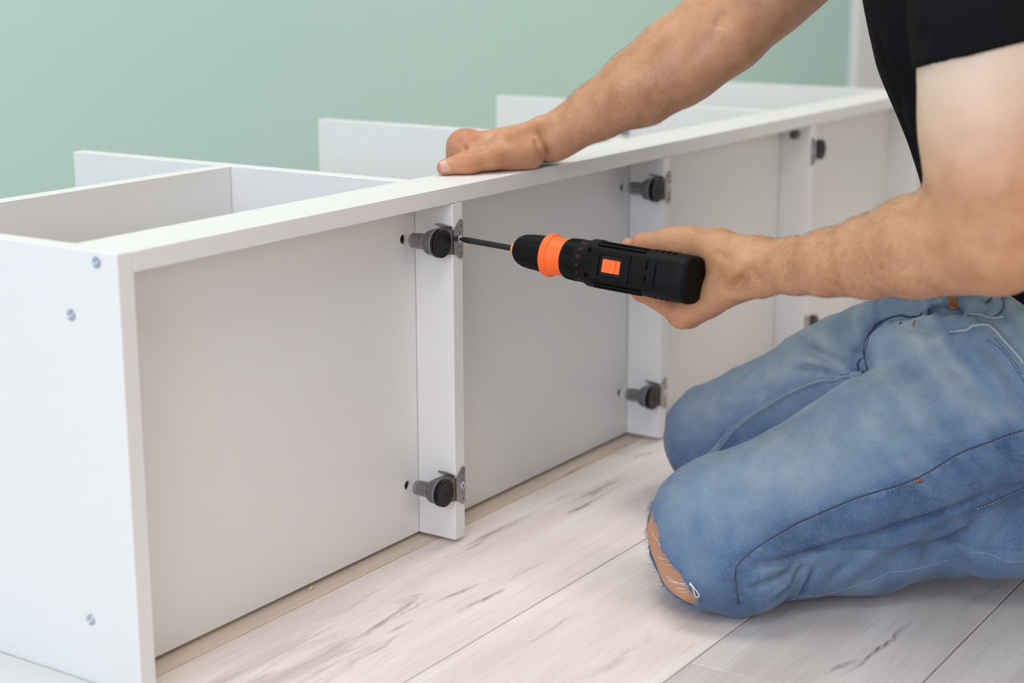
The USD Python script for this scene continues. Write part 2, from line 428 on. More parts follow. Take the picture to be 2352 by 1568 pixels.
window(1, WIN1, lambda a, b, c, d, w: bbox(RX0 + .03 - w / 2, RX0 + .03 + w / 2, a, b, c, d), 'wide white framed window in the left wall')
window(2, WIN2, lambda a, b, c, d, w: bbox(a, b, RY0 + .03 - w / 2, RY0 + .03 + w / 2, c, d), 'white framed window in the wall opposite the mint wall')
# white door in its casing, far right behind the man
DX0, DX1 = 4.10, 5.05
tag(struct('trim_1', cat(bbox(DX0, DX0 + .075, RY1 - .022, RY1, 0, 2.12, .003), bbox(DX1 - .075, DX1, RY1 - .022, RY1, 0, 2.12, .003), bbox(DX0, DX1, RY1 - .022, RY1, 2.12, 2.195, .003)), 'door_white'), 'white door casing on the mint wall', 'door casing')
dr = room_thing('door_1', 'plain white door in the mint wall behind the man', 'door')
obj('door_leaf', bbox(DX0 + .076, DX1 - .076, RY1 - .008, RY1, .006, 2.118, .001), 'door_white', dr)
obj('door_handle', cat(put(lathe([(0, .02), (.006, .02), (.008, .008), (.04, .008)], 20), frame((DX1 - .14, RY1 - .008, 1.02), (0, -1, 0))), bbox(DX1 - .25, DX1 - .13, RY1 - .056, RY1 - .044, 1.012, 1.028, .004)), 'foot_metal', dr, smooth=30)
tag(struct('baseboard_back', bbox(RX0, DX0 - .002, RY1 - .014, RY1, 0.001, .08, .003), 'door_white'), 'white skirting board along the mint wall', 'skirting board')
for (lx, ly, li0, lc0), where in zip(LAMPS, ('above the middle of the cabinet', 'at the far end of the room', 'nearest the big window')):
    cl = thing('ceiling_lamp', 'square white ceiling lamp ' + where, 'lamp', group='square ceiling lamps')
    obj('lamp_housing', bbox(lx - .47, lx + .47, ly - .47, ly + .47, RZ - .05, RZ, .006), 'lamp_shade', cl)
    obj('diffuser', bbox(lx - .45, lx + .45, ly - .45, ly + .45, RZ - .054, RZ - .0505), 'lamp_glow', cl)

# ------------------------------------------------------------------ the cabinet lying on its back
H, P, T, G = .390, .0494, .018, .004
XS = (.4669, .9276, 1.3864)
XE = 1.8319
YD = .514
BV = .0007
cab = thing('cabinet', 'long white flat-pack cabinet lying on the floor, half assembled', 'cabinet')
ep = obj('end_panel', bbox(0, T, -P, YD, 0.0005, H, BV), 'white_board', cab)
obj('end_panel', bbox(XE, XE + T, -P, YD, G, H, BV), 'white_board', cab)
HX = (XS[0] - .0199, XS[1] - .0186, XS[2] + T + .0199)
ZF = (.333, .063)
bp = to_man(bbox(T + .0002, XE - .0002, 0, T, G, H, BV))
for x in HX[:2]:
    for z in ZF:
        bp -= to_man(put(trimesh.creation.cylinder(.0052, .024, sections=24), frame((x, 0, z), (0, 1, 0))))
bpo = obj('bottom_panel', to_tri(bp), 'white_board', cab)
for x in HX[:2]:
    for z in ZF:
        obj('adjusting_screw', put(lathe([(0, .0050), (.006, .0050), (.006, .0026), (.0045, .0026), (.0045, .0002)], 20), frame((x, .0085, z), (0, -1, 0))), 'hole_dark', bpo, smooth=30)
obj('plinth_rail', bbox(T + .0003, XE - .0003, -P, -.0006, H - T, H, BV), 'white_board', cab)
ribs = []
for x in XS:
    ribs.append(obj('plinth_rib', bbox(x, x + T, -P, -.0004, G, H - T - .0004, BV), 'white_board', cab))
dv = []
for x in XS:
    dv.append(obj('divider', bbox(x, x + T, T + .0004, YD, G, H, BV), 'white_board', cab))
obj('shelf', bbox(T + .0003, XS[0] - .0003, .2574, .2574 + T, G, H, BV), 'white_board', cab)


def csk_screw(n=28):
    """A pan screw head with a cross recess, on z = 0 facing +z."""
    head = to_man(lathe([(-.004, .002), (0, .0049), (.0005, .0050), (.0010, .0047), (.0010, .0034), (.0007, .0030), (.0007, .0001)], n))
    for r in (0, 90):
        head -= to_man(put(bbox(-.0026, .0026, -.00065, .00065, -.0012, .004), trimesh.transformations.rotation_matrix(math.radians(r + 20), (0, 0, 1))))
    return to_tri(head)


for y, z in ((-.026, H - T / 2), (.008, .333), (.008, .062)):
    sc = obj('assembly_screw', put(csk_screw(), frame((-.0001, y, z), (-1, 0, 0), (0, 1, 0))), 'screw_steel', ep, smooth=35)
# small fittings seen on the third divider
obj('connector_bolt', put(lathe([(0, .0065), (.010, .0065), (.0115, .0052), (.0115, .003), (.009, .003)], 24), frame((XS[2], -.025, .3575), (-1, 0, 0))), 'foot_grey', ribs[2], smooth=30)
obj('connector_bolt', put(lathe([(0, .0030), (.012, .0030), (.012, .0045), (.018, .0045), (.019, .003)], 20), frame((XS[2], .262, .345), (-1, 0, 0))), 'thread_metal', dv[2], smooth=30)


def foot(x, z, s, rib_x, label=None):
    """A levelling foot: grey cup and thread along y, black disc towards -y, steel bracket on the rib's front edge. s: side of the rib (-1 left, 1 right)."""
    Tm = frame((x, -.013, z), (0, -1, 0), (1, 0, 0))
    cup = lathe([(.0160, .0074), (.0180, .0086), (.0205, .0120), (.0225, .0129), (.0262, .0132), (.0296, .0136), (.0300, .0140), (.0300, .004)], 44)
    o = obj('levelling_foot', put(cup, Tm), 'foot_grey', cab, smooth=30, label=label)
    prof = [(-.0010, .0068), (.0, .0080), (.0048, .0080)]
    for k in range(5):
        prof += [(.0052 + k * .0022, .0071), (.0058 + k * .0022, .0083), (.0066 + k * .0022, .0083)]
    prof += [(.0166, .0071)]
    obj('thread', put(lathe(prof, 36), Tm), 'thread_metal', o, smooth=40)
    obj('washer', put(lathe([(.0301, .0136), (.0304, .0145), (.0320, .0145), (.0323, .0138)], 44), Tm), 'foot_light_grey', o, smooth=30)
    disc = lathe([(.0324, .0138), (.0328, .0150), (.0352, .0150), (.0358, .0136), (.0362, .0136), (.0364, .0148), (.0378, .0150), (.0384, .0146), (.0387, .0136), (.0383, .0108), (.0383, .0046), (.0388, .0043), (.0388, .0028), (.0383, .0024)], 48)
    obj('foot_disc', put(disc, Tm), 'foot_black', o, smooth=28)
    # bracket: plate on the rib's edge, with ears and three holes, and an arm bent back along the rib to the cup
    w, h = .0150, .0200
    c = rib_x + T / 2
    e = s * .5
    pts = [(s * .0085, .0105), (s * .0055, .0125), (-s * .0015, .0190), (-s * .0035, .0205), (-s * .0058, .0203), (-s * .0072, .0180), (-s * .0072, -.0175), (-s * .0058, -.0197), (-s * .0030, -.0202), (-s * .0005, -.0185), (s * .0035, -.0150), (s * .0085, -.0142)]
    shape = Polygon(pts).buffer(.0006)
    for dz in (.0145, .0, -.0145):
        shape = shape.difference(Point(-s * .0032, dz).buffer(.0016 if dz else .0030))
    for dz in (.0075, -.0078):
        shape = shape.difference(Point(-s * .0022, dz).buffer(.0010))
    plate = trimesh.creation.extrude_polygon(shape, .0014, engine='earcut')
    Tp = np.eye(4); Tp[:3, 0], Tp[:3, 1], Tp[:3, 2], Tp[:3, 3] = (1, 0, 0), (0, 0, 1), (0, -1, 0), (c, -P - .0002, z)
    fx = rib_x - .0008 if s < 0 else rib_x + T + .0008
    arm = trimesh.convex.convex_hull(np.array([(fx, y, z + zz) for y, zz in ((-P - .0008, .0118), (-P - .0008, -.0142), (-.0370, .0135), (-.0370, -.0135))] + [(x - s * .002, y, z + zz) for y, zz in ((-.0426, .0138), (-.0426, -.0138), (-.0345, .0128), (-.0345, -.0128))]))
    tabs = [trimesh.convex.convex_hull(np.array([(fx + dx, y, z + zz) for dx in (0, s * .0014) for y, zz in ((-.050, .0110), (-.050, .0150), (-.0285, .0152), (-.0285, .0168), (-.036, .0172))]))]
    pm = put(plate, Tp)
    if pm.volume < 0:
        pm.invert()
    obj('bracket', cat(pm, *tabs), 'foot_metal', o)
    obj('bracket_arm', arm, 'foot_grey', o)
    obj('bracket_screw', put(put(csk_screw(), np.diag([.78, .78, .78, 1])), frame((c - s * .0032, -P - .0012, z), (0, -1, 0), (1, 0, .3))), 'screw_steel', o, smooth=35)


for i, (x, s) in enumerate(zip(HX, (-1, -1, 1))):
    for z in ZF:
        foot(x, z, s, XS[i])

tag(obj('backing_sheet', bbox(-.40, -.0015, -.02, .60, .0002, .0032, .0005), 'white_board'), 'thin white sheet lying flat on the floor against the near end panel', 'sheet')

ch = obj('wood_chip', put(trimesh.convex.convex_hull(np.random.default_rng(3).normal(size=(14, 3)) * (.0024, .0012, .0007)), frame((.277, -.004, .0014), (0, 0, 1), (1, .7, 0))), 'chip_wood', label='tiny pale wood chip on the floor beside the cabinet bottom panel', category='wood chip')

# ------------------------------------------------------------------ the drill
TIP = np.array([.4783, -.0512, .3335])
AX = np.array([0.012, -1.0, -.058]); AX /= np.linalg.norm(AX)        # tip to rear
UP = np.array([-1.0, -.02, .20]); UP -= AX * (UP @ AX); UP /= np.linalg.norm(UP)
DT = frame(TIP, AX, UP)                # z along the axis to the rear, x = top of the drill, y = its side
drill = thing('drill', 'black cordless drill with orange collar held in the man\'s left hand', 'drill')


def D(mesh):
    return put(mesh, DT)


hexr = [(.0045 if z > .012 else .0026) for z in (0, 1)]
bit = lathe([(.0005, .0012), (.004, .0030), (.012, .0037), (.015, .0037), (.016, .0034), (.0705, .0034)], 6)
obj('driver_bit', D(bit), 'bit_steel', drill)
obj('bit_ring', D(lathe([(.0650, .0034), (.0653, .0050), (.0698, .0052), (.0702, .0034)], 28)), 'ring_amber', drill, smooth=30)


def flutes(n, depth, z0, z1, sharp=6):
    def f(Z, PH):
        g = np.maximum(0, np.cos(PH * n)) ** sharp
        w = np.clip((Z - z0) / .006, 0, 1) * np.clip((z1 - Z) / .004, 0, 1)
        return 1 - depth * g * w
    return f


chuck = [(.0700, .0035), (.0702, .0085), (.0712, .0108), (.0735, .0132), (.0765, .0150), (.0810, .0166), (.0870, .0175), (.0950, .0181), (.1030, .0186), (.1075, .0188), (.1075, .004)]
prof = np.array(chuck); zz = np.concatenate([prof[:9, 0], np.linspace(.088, .1075, 14)]); zz = np.unique(np.round(zz, 5))
pp = [(.0700, .0035)] + [(z, np.interp(z, prof[1:10, 0], prof[1:10, 1])) for z in zz if z > .0701] + [(.1076, .004)]
obj('chuck', D(lathe(pp, 144, flutes(12, .055, .077, .1055, 10))), 'tool_black', drill, smooth=32)
obj('chuck_collar', D(lathe([(.1070, .0170), (.1072, .0196), (.1082, .0213), (.1100, .0221), (.1135, .0222), (.1152, .0216), (.1160, .0204), (.1180, .0196), (.1230, .0190), (.1300, .0187), (.1320, .0180), (.1320, .005)], 64)), 'tool_orange', drill, smooth=30)


def clutch_ribs(Z, PH):
    k = np.floor(PH / (2 * np.pi / 8))
    loc = (PH % (2 * np.pi / 8)) / (2 * np.pi / 8)
    rib = np.where((loc > .25) & (loc < .75), np.maximum(0, np.cos((loc - .5) * 2 * np.pi * 10)) ** 3, 0)
    w = ((Z > .1345) & (Z < .148)).astype(float)
    pad = np.where((loc < .14) | (loc > .86), 1.0, 0) * w
    return 1 + .022 * rib * w + .018 * pad


cz = np.concatenate([[.1310, .1312, .1325, .1340], np.linspace(.1346, .1480, 8), [.1486, .1500, .1580, .1600]])
cr = np.interp(cz, [.1310, .1312, .1325, .1345, .1480, .1600], [.0175, .0188, .0196, .0203, .0212, .0217])
obj('clutch_ring', D(lathe(list(zip(cz, cr)) + [(.1602, .005)], 320, clutch_ribs)), 'tool_black', drill, smooth=30)


def body_ring(z, rx0, rx1, ry, e, n=72):
    """superellipse: half height up rx1 and down rx0, half width ry, exponent e."""
    a = np.arange(n) * 2 * np.pi / n
    c, s = np.cos(a), np.sin(a)
    r = (np.abs(c) ** e + np.abs(s) ** e) ** (-1 / e)
    x = np.where(c > 0, rx1, rx0) * c * r
    return np.stack([x, ry * s * r, np.full(n, z)], -1)


rings = [body_ring(z, a, b, c, e) for z, a, b, c, e in (
    (.1588, .020, .020, .0205, 2.2), (.1590, .0225, .0215, .0228, 2.2), (.1610, .0240, .0222, .0238, 2.3), (.1680, .0250, .0226, .0240, 2.5), (.1720, .0250, .0228, .0232, 2.7), (.1900, .0248, .0230, .0228, 2.8), (.2150, .0246, .0230, .0230, 2.8),
    (.2300, .0246, .0229, .0236, 2.7), (.2420, .0245, .0226, .0240, 2.6), (.2600, .0243, .0223, .0240, 2.6), (.2680, .0236, .0214, .0234, 2.7), (.2712, .0222, .0196, .0222, 2.9), (.2725, .0195, .0165, .0195, 3.2))]
hous = to_man(loft(np.array(rings)))
# grooves and vents cut into the housing
for zc in (.2315, .2415):
    for sy in (-1, 1):
        hous -= to_man(bbox(.0205, .04, sy * .0085 - .0055, sy * .0085 + .0055, zc - .0013, zc + .0013)) if zc < .24 else to_man(bbox(.0208, .04, -.0125, .0125, zc - .0011, zc + .0011))
for zc in (.2335, .2400, .2465, .2530):
    for sy in (-1, 1):
        hous -= to_man(bbox(-.012, .0135, min(sy * .0215, sy * .04), max(sy * .0215, sy * .04), zc - .0013, zc + .0013))
for sy in (-1, 1):
    hous -= to_man(put(trimesh.creation.cylinder(.0024, .02, sections=20), frame((.0265, sy * .0125, .1660), (1, 0, 0))))
    hous -= to_man(bbox(.0185, .04, sy * .0178 - .0009, sy * .0178 + .0009, .186, .1875))
hm = obj('motor_housing', D(to_tri(hous)), 'tool_black', drill, smooth=25)
# end cap
cap = [body_ring(z, a, b, c, e) for z, a, b, c, e in ((.2690, .0238, .0214, .0236, 2.8), (.2696, .0240, .0217, .0238, 2.8), (.2722, .0232, .0208, .0230, 2.9), (.2740, .0210, .0186, .0210, 3.0), (.2746, .0150, .0130, .0150, 3.0))]
obj('end_cap', D(loft(np.array(cap))), 'tool_rubber', hm, smooth=28)
# raised ridges along the flanks
for sy in (-1, 1):
    for dz in (.0040, .0095):
        y = sy * (.0214 if dz < .005 else .0188)
        obj('flank_ridge', D(bbox(dz + .0068, dz + .0092, min(y, y + sy * .0021), max(y, y + sy * .0021), .172, .226, .0007)), 'tool_black', hm)
# front collar of the housing with its pointer
obj('pointer', D(trimesh.convex.convex_hull(np.array([(x, y, z) for x in (.0215, .0236) for y, z in ((-.0022, .1655), (.0022, .1655), (0, .1625))]))), 'tool_black', hm)
# speed switch in a framed recess on top
fr = trimesh.creation.extrude_polygon(sbox(-.0125, -.0195, .0125, .0195).buffer(.0012).difference(sbox(-.0085, -.0115, .0085, .0115).buffer(.002)), .0030, engine='earcut')
FT = np.eye(4); FT[:3, 0], FT[:3, 1], FT[:3, 2], FT[:3, 3] = (0, 1, 0), (0, 0, 1), (1, 0, 0), (.0212, 0, .1925)
obj('switch_frame', D(put(fr, FT)), 'tool_black', drill, smooth=30)
sw = trimesh.creation.extrude_polygon(sbox(-.0052, -.0085, .0052, .0030).buffer(.0013), .0024, engine='earcut')
sw2 = trimesh.creation.extrude_polygon(sbox(-.0052, .0030, .0052, .0078).buffer(.0013), .0012, engine='earcut')
FT2 = FT.copy(); FT2[:3, 3] = (.0226, 0, .1940)
obj('speed_switch', D(cat(put(sw, FT2), put(sw2, FT2))), 'tool_orange', drill, smooth=30)
obj('switch_bed', D(bbox(.0222, .0229, -.0098, .0098, .1815, .2045)), 'slot_black', drill)
# torque numerals round the clutch
for k, (txt, ang) in enumerate((('15', -56), ('13', -34), ('11', -12), ('9', 12), ('7', 34), ('5', 56))):
    tm = meshkit.text_mesh(txt, .0030, .0002, bold=True)
    tm.apply_translation((-tm.bounds[:, 0].mean(), -tm.bounds[:, 1].mean(), 0))
    a = math.radians(ang)
    c, s = math.cos(a), math.sin(a)
    TT = np.eye(4); TT[:3, 0], TT[:3, 1], TT[:3, 2], TT[:3, 3] = (0, 0, 1), (s, -c, 0), (c, s, 0), (.02145 * c, .02145 * s, .1535)
    obj('torque_numeral', D(put(tm, TT)), 'tool_print', drill)
# grip, trigger, battery (behind the hand)
gr = [np.stack([np.full(40, -x), ry * np.sin(np.arange(40) * np.pi / 20), zc + rz * np.cos(np.arange(40) * np.pi / 20)], -1) for x, zc, rz, ry in ((.012, .222, .020, .017), (.022, .224, .0195, .0165), (.045, .228, .0185, .0165), (.080, .232, .0185, .0170), (.098, .234, .0190, .0175), (.1, .234, .0150, .0135))]
obj('grip', D(loft(np.array(gr))), 'tool_rubber', drill, smooth=40)
obj('trigger', D(bbox(-.048, -.026, -.0065, .0065, .199, .210, .003)), 'tool_orange', drill)
obj('battery_pack', D(bbox(-.116, -.101, -.0165, .0165, .216, .254, .005)), 'battery_black', drill)
# ------------------------------------------------------------------ the man: implicit surfaces turned into meshes
def nrm(v):
    v = np.asarray(v, float)
    return v / np.linalg.norm(v)


def cone(p, a, b, ra, rb, flat=None):
    a, b = np.asarray(a, float), np.asarray(b, float)
    ab = b - a
    t = np.clip(((p - a) @ ab) / (ab @ ab), 0, 1)
    v = p - a - t[:, None] * ab
    if flat is not None:
        n, s = flat
        v = v + np.outer(v @ n, n) * (1 / s - 1)
    return np.sqrt(np.einsum('ij,ij->i', v, v)) - (ra + (rb - ra) * t)


def ball(p, c, r):
    return np.linalg.norm(p - np.asarray(c, float), axis=1) - r


def smin(a, b, k):
    h = np.clip(.5 + .5 * (b - a) / k, 0, 1)
    return b + (a - b) * h - k * h * (1 - h)


def smax(a, b, k):
    return -smin(-a, -b, k)


def chain(p, pts, k=.004, flat=None):
    """pts: (position, radius) along a limb."""
    d = None
    for (a, ra), (b, rb) in zip(pts[:-1], pts[1:]):
        e = cone(p, a, b, ra, rb, flat)
        d = e if d is None else smin(d, e, k)
    return d


def press(d, p, folds):
    """folds: (points along the fold, radius, depth, normals of the cloth there); the depth dies away at both ends."""
    d = d.copy()
    for pts, r, dep, nn in folds:
        m = ((p > pts.min(0) - .03) & (p < pts.max(0) + .03)).all(1)
        if not m.any():
            continue
        q = p[m]
        best = np.full(len(q), 9.0); w = np.zeros(len(q))
        n = len(pts) - 1
        for k in range(n):
            ab = pts[k + 1] - pts[k]
            t = np.clip(((q - pts[k]) @ ab) / (ab @ ab), 0, 1)
            v = q - pts[k] - t[:, None] * ab
            up = v @ nn[k]
            e = np.sqrt(np.maximum((v * v).sum(1) - up * up, 0) + (.25 * up) ** 2 + 4 * np.maximum(0, np.abs(up) - .02) ** 2)
            u = (k + t) / n
            nearer = e < best
            best = np.where(nearer, e, best); w = np.where(nearer, np.minimum(1, 4 * np.minimum(u + .03, 1.03 - u)), w)
        d[m] += dep * w * np.exp(-(best / r) ** 2)
    return d


def prepared(data, fn):
    out = []
    for a, r, q in data:
        a = np.asarray(a, float)
        mid = (a[1:] + a[:-1]) / 2
        g = np.stack([fn(mid + np.eye(3)[k] * .004) - fn(mid - np.eye(3)[k] * .004) for k in range(3)], 1)
        out.append((a, r, q, g / np.maximum(np.linalg.norm(g, axis=1, keepdims=True), 1e-9)))
    return out


def step(x, a, b):
    t = np.clip((x - a) / (b - a), 0, 1)
    return t * t * (3 - 2 * t)


def surface(fn, lo, hi, h, B=8):
    """Surface nets over the box, sampled only in blocks the surface may cross; vertices are then pulled onto the surface."""
    lo, hi = np.asarray(lo, float), np.asarray(hi, float)
    nb = np.ceil((hi - lo) / (h * B)).astype(int)
    ii = np.stack(np.meshgrid(*[np.arange(n) for n in nb], indexing='ij'), -1).reshape(-1, 3)
    cen = lo + (ii + .5) * h * B
    d = fn(cen)
    N = nb * B + 1
    F = np.repeat(np.repeat(np.repeat(d.reshape(nb), B, 0), B, 1), B, 2).astype(np.float32)
    F = np.pad(F, ((0, 1),) * 3, mode='edge')
    act = ii[np.abs(d) < h * B * 1.25]
    loc = np.stack(np.meshgrid(*[np.arange(B + 1)] * 3, indexing='ij'), -1).reshape(-1, 3)
    for k in range(0, len(act), 400):
        g = (act[k:k + 400, None] * B + loc[None]).reshape(-1, 3)
        F[g[:, 0], g[:, 1], g[:, 2]] = fn(lo + g * h)
    S = F < 0
    cnt = sum(S[a:N[0] - 1 + a, b:N[1] - 1 + b, c:N[2] - 1 + c].astype(np.int8) for a in (0, 1) for b in (0, 1) for c in (0, 1))
    cell = np.argwhere((cnt > 0) & (cnt < 8))
    idx = np.full(N - 1, -1, np.int32)
    idx[cell[:, 0], cell[:, 1], cell[:, 2]] = np.arange(len(cell))
    acc = np.zeros((len(cell), 3)); num = np.zeros(len(cell))
    for ax in range(3):
        o = [0, 1, 2]; o.remove(ax)
        for u in (0, 1):
            for w in (0, 1):
                c0 = cell.copy(); c0[:, o[0]] += u; c0[:, o[1]] += w
                c1 = c0.copy(); c1[:, ax] += 1
                f0, f1 = F[tuple(c0.T)], F[tuple(c1.T)]
                m = (f0 < 0) != (f1 < 0)
                t = np.where(m, f0 / np.where(m, f0 - f1, 1), 0)
                q = c0.astype(float); q[:, ax] += t
                acc[m] += q[m]; num[m] += 1
    v = lo + acc / num[:, None] * h
    faces = []
    for ax in range(3):
        o = [(ax + 1) % 3, (ax + 2) % 3]
        sl0 = [slice(None)] * 3; sl1 = [slice(None)] * 3
        sl0[ax] = slice(0, N[ax] - 1); sl1[ax] = slice(1, N[ax])
        a, b = S[tuple(sl0)], S[tuple(sl1)]
        e = np.argwhere(a != b)
        e = e[(e[:, o[0]] > 0) & (e[:, o[1]] > 0) & (e[:, o[0]] < N[o[0]] - 1) & (e[:, o[1]] < N[o[1]] - 1)]
        fl_ = a[tuple(e.T)]
        def at(du, dw):
            q = e.copy(); q[:, o[0]] -= du; q[:, o[1]] -= dw
            return idx[tuple(q.T)]
        qd = np.stack([at(1, 1), at(0, 1), at(0, 0), at(1, 0)], 1)
        qd[~fl_] = qd[~fl_][:, ::-1]
        faces.append(qd)
    q = np.vstack(faces)
    q = q[(q >= 0).all(1)]
    e = h * .4
    for _ in range(2):
        f0 = fn(v)
        gr_ = np.stack([fn(v + np.eye(3)[k] * e) - fn(v - np.eye(3)[k] * e) for k in range(3)], 1) / (2 * e)
        stepv = -(f0 / np.maximum((gr_ ** 2).sum(1), .25))[:, None] * gr_
        ln = np.linalg.norm(stepv, axis=1, keepdims=True)
        v = v + stepv * np.minimum(1, h * .6 / np.maximum(ln, 1e-9))
    return trimesh.Trimesh(v, np.vstack([q[:, [0, 1, 2]], q[:, [0, 2, 3]]]), process=False)


def keep(mesh, mask):
    """Faces whose vertices all satisfy the mask."""
    f = mesh.faces[mask[mesh.faces].all(1)]
    u, inv = np.unique(f, return_inverse=True)
    return trimesh.Trimesh(mesh.vertices[u], inv.reshape(-1, 3), process=False)


ar = np.array
FACE = nrm((-.80, .60, 0))
RIGHT = nrm((.60, .80, 0))
kneeL, hipL = ar((0.4807,-0.3617,0.0700)), ar((0.7024,-0.6601,0.2303))
shinL = ar((0.4585,-0.3926,0.0570))
kneeR, hipR = ar((0.7877,-0.2049,0.0660)), ar((0.8286,-0.5315,0.2367))
shL, shR = ar((0.4864,-0.5885,0.6571)), ar((0.7328,-0.4421,0.7170))
ankL = ar((0.6789,-0.6314,0.0800)); ankR = ar((0.8823,-0.6035,0.1281))
pel = (hipL + hipR) / 2
# ---- arms
armL = [(shL, .060), (ar((0.4720,-0.6000,0.5794)), .0575), (ar((0.4605,-0.6066,0.5230)), .0560), (ar((0.4525,-0.6126,0.4806)), .0555), (ar((0.4457,-0.6204,0.4382)), .0525), (ar((0.4384,-0.6260,0.3994)), .0455)]
foreL = [(ar((0.4405,-0.6242,0.3893)), .0385), (ar((0.4478,-0.5903,0.3851)), .0415), (ar((0.4553,-0.5496,0.3763)), .0425), (ar((0.4658,-0.5063,0.3616)), .0352), (ar((0.4712,-0.4631,0.3509)), .0281), (ar((0.4884,-0.4260,0.3416)), .0243), (ar((0.4984,-0.3807,0.3346)), .0240)]
elbowL = ar((0.4358,-0.6307,0.3789))
armR = [(shR, .058), (ar((0.7676,-0.3532,0.6554)), .053), (ar((0.7824,-0.2697,0.5976)), .0455), (ar((0.7789,-0.2386,0.5708)), .0455)]
foreR = [(ar((0.7807,-0.2403,0.5731)), .0450), (ar((0.7595,-0.2041,0.5392)), .0468), (ar((0.7386,-0.1671,0.5077)), .0470), (ar((0.7133,-0.1321,0.4782)), .0415), (ar((0.6927,-0.0883,0.4506)), .0300), (ar((0.6766,-0.0582,0.4289)), .0238), (ar((0.6663,-0.0427,0.4201)), .0235)]
HANDL, HANDR = [], []
# ---- left hand round the grip
wL = ar((0.4984,-0.3807,0.3346))
lc, lm, li_, lt = ar((0.5093,-0.3534,0.3411)), ar((0.5269,-0.3088,0.3419)), ar((0.5363,-0.2680,0.3397)), ar((0.5404,-0.2349,0.3360))
gd = -UP                                            # down the grip
mcpL = [ar((0.5187,-0.2916,0.2747)) + gd * .0205 * k + ar([0, 0, (0, -.002, .004, .015)[k]]) + AX * (.0, -.003, -.002, .004)[k] for k in range(4)]
pipL = [ar((0.5287,-0.2402,0.2907)) + gd * .0190 * k + AX * (.0, .004, .008, .015)[k] + ar([0, 0, .003 * k]) for k in range(4)]
dipL = [pipL[k] + nrm(ar([0, .32, 1.0])) * (.028, .026, .026, .022)[k] + gd * (.012 if k == 0 else 0) for k in range(4)]
tipL = [dipL[k] + nrm(ar([0, -.55, .8])) * (.018, .018, .018, .016)[k] for k in range(4)]
dipL[1], tipL[1] = ar((0.5521,-0.2177,0.3039)), ar((0.5490,-0.2124,0.3317))
# ---- right hand: heel and thumb on the rail, fingers over the inner edge
wR = ar((0.6663,-0.0427,0.4201))
rc, rm, ri, rt = ar((0.6225,-0.0406,0.4092)), ar((0.5777,-0.0220,0.4073)), ar((0.5516,-0.0089,0.4020)), ar((0.5341,0.0066,0.3981))
kdir = nrm(ar([.80, .58, -.13]))
mcpR = [ar((0.5988,0.0275,0.4145)) + kdir * .0205 * k + ar([-.55, .8, 0]) * (0, .004, -.002, -.010)[k] for k in range(4)]
pipR = [mcpR[k] + nrm(ar([-.10, .22, -1.0])) * (.043, .046, .042, .033)[k] for k in range(4)]
dipR = [pipR[k] + nrm(ar([.20, -.05, -.95])) * (.023, .026, .025, .020)[k] for k in range(4)]
tipR = [dipR[k] + nrm(ar([.4, -.10, -.9])) * (.019, .020, .019, .017)[k] for k in range(4)]


def left_arm(p):
    d = chain(p, armL, .02)
    f = chain(p, foreL, .015)
    f = smin(f, ball(p, elbowL, .0262), .02)
    d = smin(d, f, .022)
    # hand
    ax = nrm(wL - foreL[-2][0])
    h = cone(p, wL, ar((0.5120,-0.3525,0.3270)), .0238, .0225)
    palm = smin(cone(p, wL, mcpL[0], .0220, .0128), cone(p, wL, mcpL[1], .020, .0125), .012)
    palm = smin(palm, cone(p, wL + gd * .006, mcpL[2], .018, .0120), .012)
    palm = smin(palm, cone(p, wL + gd * .010, mcpL[3], .016, .0112), .012)
    palm = smin(palm, cone(p, mcpL[0], mcpL[3], .0118, .0105), .010)
    palm = smin(palm, h, .015)
    th = chain(p, [(lc, .0178), (lc * .5 + lm * .5 + ar([0, 0, .0018]), .0170), (lm, .0154), (lm * .5 + li_ * .5 + ar([0, 0, .0022]), .0146), (li_, .0130), (lt, .0122)], .015)
    palm = smin(palm, th, .013)
    web = cone(p, ar((0.5351,-0.3137,0.3250)), ar((0.5291,-0.3109,0.2927)), .0105, .0115)
    palm = smin(palm, web, .022)
    fing = None
    for k in range(4):
        s = (1, 1.02, .97, .86)[k]
        e = chain(p, [(mcpL[k], .0118 * s), (pipL[k], .0098 * s), (dipL[k], .0085 * s), (tipL[k], .0074 * s)], .005)
        e = smin(e, ball(p, pipL[k], .0101 * s), .004)
        fing = e if fing is None else smin(fing, e, .0025)
    palm = smin(palm, fing, .007)
    palm = smin(palm, ball(p, mcpL[0] + ar([0, 0, -.0035]), .0105), .006)
    # tendon to the thumb and the hollow beside it, wrist crease
    palm = smin(palm, cone(p, ar((0.5002,-0.3648,0.3521)), ar((0.5248,-0.3276,0.3518)), .006, .0055), .012)
    d = smin(d, palm, .014)
    d = smax(d, -cone(p, ar((0.4700,-0.3871,0.3323)), ar((0.4816,-0.3614,0.3117)), .0042, .003), .014)
    d = smin(d, ball(p, ar((0.4899,-0.3914,0.3232)), .0112), .012)
    d = press(d, p, HANDL)
    # the hand closes on the drill without entering it
    tool = np.minimum(cone(p, TIP + AX * .170, TIP + AX * .2490, .0255, .0255), cone(p, TIP + AX * .2250 + gd * .020, TIP + AX * .2340 + gd * .100, .0185, .0190))
    tool = np.minimum(tool, cone(p, TIP + AX * .225 + gd * .108, TIP + AX * .246 + gd * .108, .0165, .0165, (gd, .55)))
    d = smax(d, -tool, .002)
    d = d + .0016 * (meshkit.noise(p * 45, 7) - .5)
    return d


